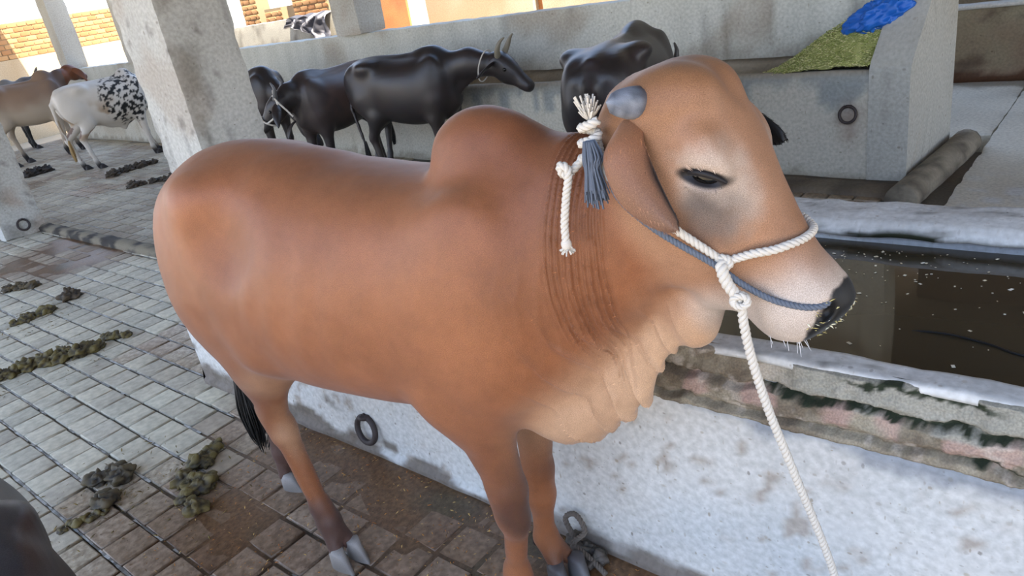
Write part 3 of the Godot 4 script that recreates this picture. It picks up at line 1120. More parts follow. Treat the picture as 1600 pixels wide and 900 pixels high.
# short hairs lying on the coat, longer on the crown
func fur(b: Body, cols: PackedColorArray, base: Vector3) -> ArrayMesh:
	var r := RandomNumberGenerator.new()
	r.seed = 5
	var v := PackedVector3Array()
	var n := PackedVector3Array()
	var c := PackedColorArray()
	var t := PackedInt32Array()
	var owed := 0.0
	for i in range(0, b.tris.size(), 3):
		var p0 := b.verts[b.tris[i]]
		var p1 := b.verts[b.tris[i + 1]]
		var p2 := b.verts[b.tris[i + 2]]
		var q := p0 + base
		if q.y < 0.25: continue
		var h := q - HEAD_O
		var s := h.dot(HEAD_A)
		var tt := h.dot(HEAD_U)
		var crown := s > -0.1 and s < 0.13 and tt > 0.03 and q.x > -0.72
		var face := q.x > -0.72 and s > -0.1 and tt > -0.2
		if face and s > 0.36: continue
		var per := 26000.0
		if crown: per = 240000.0
		elif face: per = 90000.0
		if b.norms[b.tris[i]].z < -0.3: per *= 0.2
		owed += (p1 - p0).cross(p2 - p0).length() * 0.5 * per
		while owed > 1.0:
			owed -= 1.0
			var u := r.randf()
			var w := r.randf()
			if u + w > 1.0:
				u = 1.0 - u
				w = 1.0 - w
			var p := p0 + (p1 - p0) * u + (p2 - p0) * w
			var nn := b.norms[b.tris[i]]
			var flow := Vector3(-1.0, -0.45, 0.0)
			if face: flow = HEAD_A * 0.9 - HEAD_U * 0.2 + Vector3(0, 0, signf(h.z) * 0.35)
			if crown: flow = HEAD_A * 0.8 + Vector3(0, 0, signf(h.z) * 0.6) + Vector3(nz(p, 14.0), nz(p + Vector3(3, 0, 0), 14.0), nz(p + Vector3(0, 3, 0), 14.0)) * 0.9
			flow += Vector3(r.randf() - 0.5, r.randf() - 0.5, r.randf() - 0.5) * 0.5
			flow = (flow - nn * flow.dot(nn)).normalized()
			var len := (0.015 if crown else 0.008) * (0.6 + 0.7 * r.randf())
			var side := nn.cross(flow) * (0.0011 if crown else 0.0009)
			var col := cols[b.tris[i]] * (0.62 + 0.72 * r.randf())
			var k := v.size()
			v.append(p - side)
			v.append(p + side)
			v.append(p + flow * len + nn * len * (0.22 if crown else 0.10))
			for e in 3:
				n.append(nn)
				c.append(col)
				t.append(k + e)
	return arr(v, n, t, c)

# ---------------------------------------------------------------- the shed
# a box with its faces cut into small squares, roughened, painted by place
func gbox(lo: Vector3, hi: Vector3, step: float, paint: Callable, amp := 0.004, freq := 4.0, chip := 0.0) -> ArrayMesh:
	var s := Soup.new()
	for ax in 3:
		var u := (ax + 1) % 3
		var w := (ax + 2) % 3
		for sd in [0, 1]:
			var nu := maxi(1, int(ceil((hi[u] - lo[u]) / step)))
			var nw := maxi(1, int(ceil((hi[w] - lo[w]) / step)))
			var i0 := s.v.size()
			var t0 := s.t.size()
			for j in nw + 1:
				for i in nu + 1:
					var p := Vector3.ZERO
					p[ax] = hi[ax] if sd == 1 else lo[ax]
					p[u] = lerpf(lo[u], hi[u], float(i) / nu)
					p[w] = lerpf(lo[w], hi[w], float(j) / nw)
					var nn := Vector3.ZERO
					nn[ax] = 1.0 if sd == 1 else -1.0
					var col: Color = paint.call(p, nn)
					var q := p + Vector3(nz(p, freq), nz(p + Vector3(9, 0, 0), freq), nz(p + Vector3(0, 9, 0), freq)) * amp
					if chip > 0.0:
						# worn edges: where two faces meet, pull towards the middle
						var ne := 0
						for k in 3:
							if p[k] == lo[k] or p[k] == hi[k]: ne += 1
						if ne >= 2:
							var e := chip * clampf(0.5 + 1.2 * nz(p, 7.0), 0.2, 1.4)
							for k in 3:
								if p[k] == lo[k]: q[k] += e
								elif p[k] == hi[k]: q[k] -= e
					s.add(q, col)
			for j in nw:
				for i in nu:
					var a := i0 + j * (nu + 1) + i
					s.quad(a, a + 1, a + nu + 2, a + nu + 1)
			# face outwards
			var m := (s.v[s.t[t0 + 2]] - s.v[s.t[t0]]).cross(s.v[s.t[t0 + 1]] - s.v[s.t[t0]])
			if m[ax] * (1.0 if sd == 1 else -1.0) < 0:
				for i in range(t0, s.t.size(), 3):
					var keep := s.t[i + 1]
					s.t[i + 1] = s.t[i + 2]
					s.t[i + 2] = keep
	return soup_mesh(s)

# a closed outline (z, y) drawn along x, painted and roughened
func drawn(outline: Array, x0: float, x1: float, step: float, paint: Callable, amp := 0.003, freq := 5.0, fine := 0.05) -> ArrayMesh:
	var pts: Array = []
	for i in outline.size():
		var a: Vector2 = outline[i]
		var b: Vector2 = outline[(i + 1) % outline.size()]
		var n := maxi(1, int(ceil(a.distance_to(b) / fine)))
		for k in n: pts.append(a.lerp(b, float(k) / n))
	var s := Soup.new()
	var nx := maxi(1, int(ceil((x1 - x0) / step)))
	var np := pts.size()
	var mid := Vector2.ZERO
	for p in pts: mid += p
	mid /= np
	for i in nx + 1:
		var x := lerpf(x0, x1, float(i) / nx)
		for q in pts:
			var p := Vector3(x, q.y, q.x)
			s.add(p + Vector3(0, nz(p + Vector3(5, 0, 0), freq), nz(p, freq)) * amp, paint.call(p, Vector3.ZERO))
	for i in nx:
		for k in np:
			var k2 := (k + 1) % np
			s.quad(i * np + k, i * np + k2, (i + 1) * np + k2, (i + 1) * np + k)
	for e in [0, nx]:
		var c := Vector3(lerpf(x0, x1, float(e) / nx), mid.y, mid.x)
		var ci := s.add(c, paint.call(c, Vector3.ZERO))
		for k in np:
			var k2 := (k + 1) % np
			var a := s.add(s.v[e * np + k], s.c[e * np + k])
			var b := s.add(s.v[e * np + k2], s.c[e * np + k2])
			if e == 0: s.tri(ci, b, a)
			else: s.tri(ci, a, b)
	return soup_mesh(s)

func grey_paint(p: Vector3, _n: Vector3) -> Color:
	var c := lin(0.74, 0.735, 0.70)
	c = c.lerp(lin(0.60, 0.59, 0.56), clampf(0.35 + 0.6 * nz(p * Vector3(1, 0.4, 1), 1.6), 0, 1) * 0.6)
	c = c.lerp(lin(0.58, 0.50, 0.40), smoothstep(0.35, 0.8, nz(p + Vector3(3, 1, 7), 1.1)) * 0.5)
	c = c.lerp(lin(0.36, 0.35, 0.33), smoothstep(0.55, 0.75, nz(p * Vector3(3, 0.6, 3) + Vector3(1, 8, 2), 1.5)) * 0.5)
	return c

func pillar_paint(p: Vector3, n: Vector3) -> Color:
	var c := grey_paint(p, n).lerp(lin(0.72, 0.72, 0.71), 0.25)
	# rough untroweled strip and dark runs along one edge
	var edge := smoothstep(0.16, 0.0, absf(p.z + 2.17 + 0.05 * nz(p * Vector3(1, 0.7, 1), 2.0)))
	if n.x > 0.5: c = c.lerp(lin(0.42, 0.39, 0.33), edge * 0.5 * smoothstep(-0.3, 0.3, nz(p, 3.0)))
	c = c.lerp(lin(0.62, 0.52, 0.43), smoothstep(0.1, 0.6, nz(p + Vector3(4, 4, 0), 1.6)) * 0.45 * smoothstep(0.9, 0.8, p.y + 0.4 * nz(p, 1.5)))
	c = c.lerp(lin(0.33, 0.30, 0.27), smoothstep(0.72, 0.8, nz(p + Vector3(4, 9, 0), 6.0)) * 0.5)
	return c

func wall_paint(p: Vector3, _n: Vector3) -> Color:
	var c := lin(0.79, 0.79, 0.75)
	c = c.lerp(lin(0.66, 0.66, 0.62), clampf(0.4 + 0.7 * nz(p * Vector3(2.2, 0.35, 1), 1.5), 0, 1) * 0.55)
	# rain runs
	var run := smoothstep(0.25, 0.7, nz(Vector3(p.x * 4.0, p.y * 0.25, 2.0), 1.6))
	c = c.lerp(lin(0.44, 0.43, 0.40), run * 0.5 * smoothstep(-5.5, -3.0, p.x))
	c = c.lerp(lin(0.56, 0.49, 0.40), smoothstep(0.3, 0.8, nz(p + Vector3(2, 5, 0), 1.0)) * 0.5)
	c = c.lerp(lin(0.46, 0.42, 0.36), smoothstep(0.86, 0.82, p.y + 0.10 * nz(p, 2.0) + 0.05 * nz(p, 9.0)) * 0.4)
	return c

func pillar(label: String, lo: Vector3, hi: Vector3, step := 0.05, group := "") -> Node3D:
	var base := Vector3((lo.x + hi.x) * 0.5, lo.y, (lo.z + hi.z) * 0.5)
	var o := thing("concrete_pillar", label, "pillar", base, 0.0, group)
	put("shaft", gbox(lo - base, hi - base, step, func(p: Vector3, n: Vector3) -> Color: return pillar_paint(p + base, n), 0.003, 2.0, 0.008), M.concrete, o)
	return o

func iron_ring(parent: Node3D, at: Vector3, r: float, facing: Vector3, wire := 0.009) -> void:
	var f := facing.normalized()
	var u := f.cross(Vector3.UP).normalized()
	var s := Soup.new()
	var pts := PackedVector3Array()
	var rad := PackedFloat32Array()
	for i in 25:
		var a := TAU * i / 24
		pts.append(at + f * (0.02 - 0.010 * cos(a)) + (u * sin(a) + Vector3.UP * (cos(a) - 1.0)) * r)
		rad.append(wire)
	s.tube(pts, rad, 8, Color.WHITE, false)
	var ring := put("tether_ring", soup_mesh(s), M.iron, parent)
	var e := Soup.new()
	e.tube(curve([at + u * 0.012 - f * 0.02, at + u * 0.012 + f * 0.016, at + f * 0.030 + Vector3.UP * 0.005, at - u * 0.012 + f * 0.016, at - u * 0.012 - f * 0.02], 5), _same(21, wire * 0.85), 8)
	put("staple", soup_mesh(e), M.iron, ring)

func _same(n: int, r: float) -> PackedFloat32Array:
	var out := PackedFloat32Array()
	out.resize(n)
	out.fill(r)
	return out

func build_shell() -> void:
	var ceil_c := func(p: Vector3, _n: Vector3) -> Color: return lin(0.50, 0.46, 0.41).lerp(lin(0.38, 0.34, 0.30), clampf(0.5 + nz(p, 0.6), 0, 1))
	tag(put("ceiling", gbox(Vector3(-32, 4.5, -6.6), Vector3(9, 4.7, 1.7), 0.8, ceil_c, 0.0), M.concrete), "dull concrete roof slab of the cattle shed", "ceiling", "", "structure")
	# beams under the roof
	for x in [-18.35, -13.7, -9.05, -4.4, 0.25, 4.9]:
		tag(put("trim", gbox(Vector3(x - 0.18, 4.1, -6.5), Vector3(x + 0.18, 4.5, 1.6), 0.6, ceil_c, 0.0), M.concrete), "concrete roof beam over the pillars", "beam", "roof beams", "structure")
	tag(put("ceiling", gbox(Vector3(-3.0, 4.5, -10.6), Vector3(9, 4.7, -6.6), 0.8, ceil_c, 0.0), M.concrete), "unseen roof slab added at the right to keep sky off the water", "ceiling", "", "structure")  # added out of view with the wall below, closing off the sky
	tag(put("wall_far_added", gbox(Vector3(-2.0, 0, -10.0), Vector3(9, 4.5, -9.7), 0.3, func(p: Vector3, _n: Vector3) -> Color: return lin(0.40, 0.33, 0.27).lerp(lin(0.20, 0.17, 0.15), smoothstep(2.75, 2.65, p.y + 0.25 * nz(p, 1.0))), 0.003), M.concrete), "unseen brown wall added to block sky from the water, darkness painted on its lower part", "wall", "", "structure")  # added to block sky reflections; the lower part has darkness painted in
	# parapet along the back, a little askew to the trough
	var b := back()
	var par := put("wall_back", gbox(Vector3(-17.5, 0, -0.66), Vector3(-2.15, 1.30, -0.42), 0.09, wall_paint, 0.004, 2.0, 0.006), M.concrete)
	par.transform = b
	tag(par, "stained grey concrete parapet behind the feeding trough", "wall", "", "structure")
	var tall := put("wall_back", gbox(Vector3(-2.15, 0, -0.66), Vector3(-0.15, 4.5, -0.42), 0.06, wall_paint, 0.004, 2.0), M.concrete)
	tall.transform = b
	tag(tall, "tall grey concrete wall with dark water runs above the fodder", "wall", "", "structure")
	# pillars in the row beside the drinking trough
	pillar("thick concrete pillar right behind the brown bull's rump", Vector3(-4.64, 0, -2.51), Vector3(-4.15, 4.1, -2.07), 0.035)
	var left := pillar("concrete pillar with a small iron ring near its foot at the left edge", Vector3(-9.30, 0, -2.48), Vector3(-8.83, 4.1, -2.07), 0.05)
	iron_ring(left, Vector3(0.235, 0.175, 0.0), 0.055, Vector3(1, 0, 0), 0.011)
	# pillars standing on the parapet
	var labels := ["concrete pillar on the parapet above the black buffaloes", "concrete pillar on the parapet behind the tan and white cattle", "concrete pillar on the parapet at the top left corner"]
	var k := 0
	for x in [-5.95, -12.35, -15.9]:
		var o := thing("concrete_pillar", labels[k], "pillar", b * Vector3(x, 1.295, -0.52), -0.06, "pillars on the parapet")
		put("shaft", gbox(Vector3(-0.24, 0, -0.18), Vector3(0.24, 2.81, 0.20), 0.12, grey_paint, 0.003, 3.0, 0.008), M.concrete, o)
		k += 1
	# kerb on the floor between the two big pillars
	var kp := func(p: Vector3, _n: Vector3) -> Color: return lin(0.52, 0.48, 0.40).lerp(lin(0.22, 0.20, 0.18), smoothstep(-0.1, 0.4, nz(p, 4.0)))
	tag(put("floor_kerb", drawn([Vector2(-2.40, -0.02), Vector2(-2.40, 0.035), Vector2(-2.43, 0.06), Vector2(-2.50, 0.06), Vector2(-2.53, 0.03), Vector2(-2.53, -0.02)], -8.83, -4.64, 0.05, kp, 0.008, 4.0, 0.03), M.rubble), "low dark wet kerb running across the floor between two pillars", "kerb")

func back() -> Transform3D:
	return Transform3D(Basis(Vector3.UP, -0.06), Vector3(-1.22, 0, -5.02))

# ---------------------------------------------------------------- the floor
func wet(x: float, z: float) -> float:
	var p := Vector3(x, 0, z)
	var w := smoothstep(-3.5, -2.3, x + 0.5 * nz(p, 0.9)) * smoothstep(-0.05, -0.5, z - 0.25 * (x + 2.4))
	w = maxf(w, smoothstep(0.15, 0.6, nz(p + Vector3(3, 0, 9), 0.55)) * 0.8)
	return clampf(w + 0.25 * nz(p, 2.5), 0, 1)

func mud(x: float, z: float) -> float:
	var p := Vector3(x, 0, z)
	var m := smoothstep(0.55, 0.1, absf(z + 1.40)) * smoothstep(-3.3, -2.5, x)
	m = maxf(m, smoothstep(0.5, 0.15, Vector2(x + 2.45, (z + 0.85) * 1.6).length()))
	m = maxf(m, smoothstep(-2.6, -3.4, z) * 0.35 * smoothstep(-0.2, 0.5, nz(p, 0.8)))
	m = maxf(m, smoothstep(1.1, 0.4, Vector2((x + 7.4), (z + 2.1) * 1.3).length()) * 0.9)
	return clampf(m + 0.35 * nz(p, 1.7) * step_up(m), 0, 1)

func step_up(m: float) -> float:
	return 1.0 if m > 0.05 else 0.0

func build_floor() -> void:
	var x0 := -17.6
	var x1 := 3.0
	var z0 := -5.9
	var z1 := 3.2
	# bed of wet dirt below the bricks
	var s := Soup.new()
	var st := 0.07
	var nx := int((x1 - x0) / st)
	var nzz := int((z1 - z0) / st)
	for j in nzz + 1:
		for i in nx + 1:
			var x := x0 + i * st
			var z := z0 + j * st
			var m := mud(x, z)
			var y := -0.013 + 0.0125 * m + 0.002 * nz(Vector3(x, 0, z), 5.0)
			var c := lin(0.30, 0.27, 0.24).lerp(lin(0.46, 0.34, 0.24), m)
			c = c.lerp(lin(0.25, 0.26, 0.20), smoothstep(0.3, 0.7, nz(Vector3(x, 4, z), 2.0)) * 0.6)
			s.add(Vector3(x, y, z), c)
	for j in nzz:
		for i in nx:
			var a := j * (nx + 1) + i
			s.quad(a, a + 1, a + nx + 2, a + nx + 1)
	s.outward(0, Vector3(-7, -50, -1))
	var fl := put("floor", soup_mesh(s), M.bed)
	tag(fl, "wet brick paving of the cattle shed with muddy joints", "floor", "", "structure")
	# bricks: squares of 16 cm in rows that run beside the trough
	var pitch_z := 0.157
	var pitch_x := 0.165
	var eye := Vector3(0, 1.7, 0)
	var found: Array = []
	var row := 0
	var z := -0.498 + pitch_z * 20
	while z > z0 + 0.2:
		var off := 0.05 * (hsh(row, 2.0) - 0.5) + (0.08 if hsh(row, 8.0) > 0.75 else 0.0)
		var x := -2.43 + off - pitch_x * 92
		while x < 1.2:
			if x > x0 + 0.1 and not (z < -1.35 and z > -2.6 and x > -3.6) and not (z < -2.6 and x > -1.3) and z - pitch_z > back_z(x) - 0.05:
				found.append([x, z, (eye - Vector3(x, 0, z)).length(), row])
			x += pitch_x
		z -= pitch_z
		row += 1
	var away := Vector3(-0.62, -0.39, -0.68)
	var seen: Array = []
	var rest: Array = []
	for f in found:
		var d := Vector3(f[0] + 0.08, 0, f[1] - 0.08) - eye
		# in the camera's cone, left of the trough, and not under the animal
		var right: float = d.x * 0.73 - d.z * 0.68
		var front := d.dot(away)
		if f[1] > -1.42 and f[1] < -0.28 + 0.0 * front and f[0] < -1.1 and f[0] > -5.6 and right < 0.1 and d.normalized().dot(away) > 0.68: seen.append(f)
		else: rest.append(f)
	seen.sort_custom(func(a, b) -> bool: return a[2] < b[2])
	while seen.size() > 300: rest.append(seen.pop_back())
	for f in seen:
		var sp := Soup.new()
		one_brick(sp, f[0], f[1], pitch_x, pitch_z)
		var w := wet(f[0] + 0.08, f[1] - 0.08)
		put("brick", soup_mesh(sp), M.brick_wet if w + 0.3 * (hsh(f[0], f[1]) - 0.5) > 0.45 else M.brick_dry, fl)
	var wets := Soup.new()
	var drys := Soup.new()
	for f in rest:
		one_brick(wets if wet(f[0] + 0.08, f[1] - 0.08) > 0.45 else drys, f[0], f[1], pitch_x, pitch_z)
	put("far_bricks", soup_mesh(wets), M.brick_wet, fl).set_meta("kind", "stuff")
	put("far_bricks", soup_mesh(drys), M.brick_dry, fl).set_meta("kind", "stuff")
	# mortar strips in the long joints, coloured pale to paint in wet glints
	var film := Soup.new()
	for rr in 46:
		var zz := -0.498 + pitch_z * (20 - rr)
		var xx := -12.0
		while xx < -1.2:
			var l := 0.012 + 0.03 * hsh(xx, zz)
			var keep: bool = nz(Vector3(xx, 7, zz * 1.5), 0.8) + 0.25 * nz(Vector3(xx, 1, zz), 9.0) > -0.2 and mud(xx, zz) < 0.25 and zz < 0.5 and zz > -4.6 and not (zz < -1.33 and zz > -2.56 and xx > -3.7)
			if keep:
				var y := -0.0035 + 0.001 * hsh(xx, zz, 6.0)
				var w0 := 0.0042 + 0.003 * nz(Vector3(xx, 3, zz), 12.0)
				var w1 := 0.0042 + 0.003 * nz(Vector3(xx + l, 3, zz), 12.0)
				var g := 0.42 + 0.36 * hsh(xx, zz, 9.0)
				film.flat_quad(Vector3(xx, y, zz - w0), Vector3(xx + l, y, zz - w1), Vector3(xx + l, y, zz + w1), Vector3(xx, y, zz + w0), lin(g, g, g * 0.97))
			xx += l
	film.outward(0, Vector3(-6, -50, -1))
	var fo := put("joint_mortar_glints", soup_mesh(film), M.film, fl)
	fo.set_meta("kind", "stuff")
	# smooth concrete to the right, behind the drinking trough
	var cp := func(p: Vector3, _n: Vector3) -> Color:
		var c := lin(0.82, 0.80, 0.74)
		c = c.lerp(lin(0.68, 0.65, 0.59), clampf(0.35 + 0.8 * nz(p, 1.2), 0, 1) * 0.6)
		c = c.lerp(lin(0.80, 0.82, 0.84), smoothstep(0.1, 0.5, nz(p + Vector3(2, 0, 6), 5.0)) * 0.6 * smoothstep(-5.6, -4.9, p.z))
		return c.lerp(lin(0.40, 0.33, 0.25), smoothstep(-7.9, -8.0, p.z + 0.15 * nz(p, 1.5) + 0.05 * nz(p, 6.0)) * 0.7)
	tag(put("floor", gbox(Vector3(-0.86, -0.25, -12.0), Vector3(8.6, 0.0, -2.3), 0.05, cp, 0.003, 2.0, 0.006), M.concrete), "pale worn concrete floor right of the feeding trough", "floor", "", "structure")
	tag(put("floor", gbox(Vector3(-1.6, -0.25, -12.0), Vector3(-0.86, 0.0, -6.3), 0.1, cp, 0.003, 2.0, 0.02), M.concrete), "strip of pale concrete floor beyond the drain", "floor", "", "structure")
	var dp := func(p: Vector3, _n: Vector3) -> Color: return lin(0.20, 0.17, 0.14).lerp(lin(0.30, 0.25, 0.2), clampf(0.5 + nz(p, 3.0), 0, 1))
	tag(put("drain_channel", gbox(Vector3(-1.62, -0.26, -6.3), Vector3(-0.86, -0.16, -2.5), 0.1, dp, 0.004), M.bed), "dark wet drain channel in front of the feeding trough's end", "drain", "", "structure")
	var gp := func(p: Vector3, _n: Vector3) -> Color: return lin(0.78, 0.72, 0.62).lerp(lin(0.66, 0.58, 0.46), clampf(0.5 + nz(p, 0.3), 0, 1))
	tag(put("outside_ground", gbox(Vector3(-90, -0.6, -90), Vector3(60, -0.3, 60), 5.0, gp, 0.0), M.rubble), "sunlit bare earth outside the shed", "ground", "", "structure")

func back_z(x: float) -> float:
	return -5.02 + 0.06 * (x + 1.22)

func one_brick(sp: Soup, x: float, z: float, px: float, pz: float) -> void:
	var h := hsh(x * 3.1, z * 5.3)
	var g := 0.010 + 0.006 * hsh(x, z, 4.0)
	var w := wet(x + 0.08, z - 0.08)
	var m := mud(x + 0.08, z - 0.08)
	var c := lin(0.85, 0.81, 0.71).lerp(lin(0.74, 0.71, 0.63), h)
	c = c.lerp(lin(0.55, 0.46, 0.385).lerp(lin(0.68, 0.60, 0.52), h), w * 0.9)
	c = c.lerp(lin(0.50, 0.37, 0.27), m * 0.75)
	c = c.lerp(lin(0.60, 0.54, 0.44), clampf(0.55 + 0.9 * nz(Vector3(x, 2, z), 0.7), 0, 1) * (0.75 if z < -2.5 else 0.15))
	var y := 0.001 + 0.006 * (hsh(x, z, 1.0) - 0.5) - 0.004 * m
	var i0 := sp.v.size()
	sp.brick(Vector3(x + g * 0.5, -0.03, z - pz + g * 0.5), Vector3(x + px - g * 0.5, y, z - g * 0.5), 0.006, c)
	# each lies a little out of level and out of line
	var tx := 0.03 * (hsh(x, z, 2.0) - 0.5)
	var tz := 0.03 * (hsh(x, z, 3.0) - 0.5)
	var cx := x + px * 0.5
	var cz := z - pz * 0.5
	for i in range(i0, sp.v.size()):
		var q := sp.v[i]
		q.y += (q.x - cx) * tx + (q.z - cz) * tz
		q.x += (q.z - cz) * 0.03 * (h - 0.5) + 0.0015 * sin(q.x * 900 + q.z * 700)
		q.z += 0.0015 * sin(q.x * 800 + q.z * 500)
		sp.v[i] = q
		var sp_c := sp.c[i]
		sp.c[i] = sp_c.lerp(lin(0.40, 0.31, 0.24), clampf(m * 0.4 + 0.35 * nz(q, 6.0), 0, 0.6))

# ---------------------------------------------------------------- the troughs
func lime_paint(p: Vector3, _n: Vector3) -> Color:
	var c := lin(0.80, 0.79, 0.765)
	c = c.lerp(lin(0.70, 0.69, 0.67), clampf(0.3 + 0.8 * nz(p, 1.6), 0, 1) * 0.4)
	c = c.lerp(lin(0.66, 0.72, 0.76), clampf(0.2 + 0.9 * nz(p + Vector3(7, 3, 0), 1.3), 0, 1) * 0.35)
	# rust-brown spots
	var sp := nz(p + Vector3(1, 2, 3), 11.0)
	c = c.lerp(lin(0.55, 0.47, 0.38), smoothstep(0.42, 0.62, sp) * 0.55 * smoothstep(-0.3, 0.2, nz(p, 2.0)))
	# grey-blue damp smear with a ragged edge under the broken coping
	var edge := 0.600 + 0.03 * nz(p, 6.0) + 0.025 * nz(p, 2.0)
	if p.x > -0.85: c = c.lerp(lin(0.45, 0.48, 0.52), smoothstep(edge - 0.01, edge + 0.03, p.y) * 0.75 * smoothstep(-0.9, -0.6, p.x + 0.1 * nz(p, 3.0)))
	# dirt and fallen plaster along the foot
	var foot := 0.05 + 0.05 * nz(p + Vector3(0, 0, 4), 3.0) + 0.06 * smoothstep(-2.2, -3.0, p.x)
	c = c.lerp(lin(0.36, 0.30, 0.24), smoothstep(foot + 0.01, foot - 0.02, p.y) * 0.85)
	var peel := smoothstep(0.35, 0.5, nz(p * Vector3(1, 2.2, 1) + Vector3(0, 0, 8), 3.2)) * smoothstep(0.17, 0.13, p.y + 0.06 * (p.x + 2.2) + 0.05 * nz(p, 12.0)) * smoothstep(-1.6, -2.0, p.x)
	c = c.lerp(lin(0.40, 0.36, 0.31), peel * 0.85)
	return c

func coping_paint(p: Vector3, _n: Vector3) -> Color:
	var v := (p.y - 0.64) / 0.155
	var x := p.x
	var rag := 0.10 * nz(p * Vector3(1, 2, 0), 7.0) + 0.05 * nz(p, 25.0)
	var c := lin(0.62, 0.58, 0.50).lerp(lin(0.45, 0.40, 0.33), clampf(0.5 + 0.8 * nz(p, 9.0), 0, 1))
	# old brick showing pink
	var pk := smoothstep(0.20, 0.12, absf(v - 0.38 + rag)) * smoothstep(-0.15, 0.25, nz(p * Vector3(1, 0.4, 1), 6.0) + 0.25)
	c = c.lerp(lin(0.72, 0.59, 0.54), pk * 0.65)
	c = c.lerp(lin(0.78, 0.73, 0.67), smoothstep(0.3, 0.6, nz(p + Vector3(5, 0, 0), 14.0)) * 0.5)
	# grey cement patch widening to the right
	c = c.lerp(lin(0.62, 0.61, 0.56), smoothstep(0.50, 0.62, v + rag + 0.25 * clampf(x + 0.5, -0.5, 0.5)) * smoothstep(-0.62, -0.5, x) * 0.85)
	# moss along the cracks
	for q in [[0.93, -0.42, -0.14], [0.55, -0.62, 0.4], [0.12, -0.2, 0.4], [0.86, -0.06, 0.4]]:
		var on := smoothstep(q[1] - 0.03, q[1] + 0.03, x) * smoothstep(q[2] + 0.03, q[2] - 0.03, x)
		var line := absf(v - q[0] + 0.07 * nz(Vector3(x, 0, q[0]), 9.0))
		c = c.lerp(lin(0.14, 0.17, 0.09), smoothstep(0.065, 0.025, line + 0.05 * nz(p, 40.0)) * on)
	return c

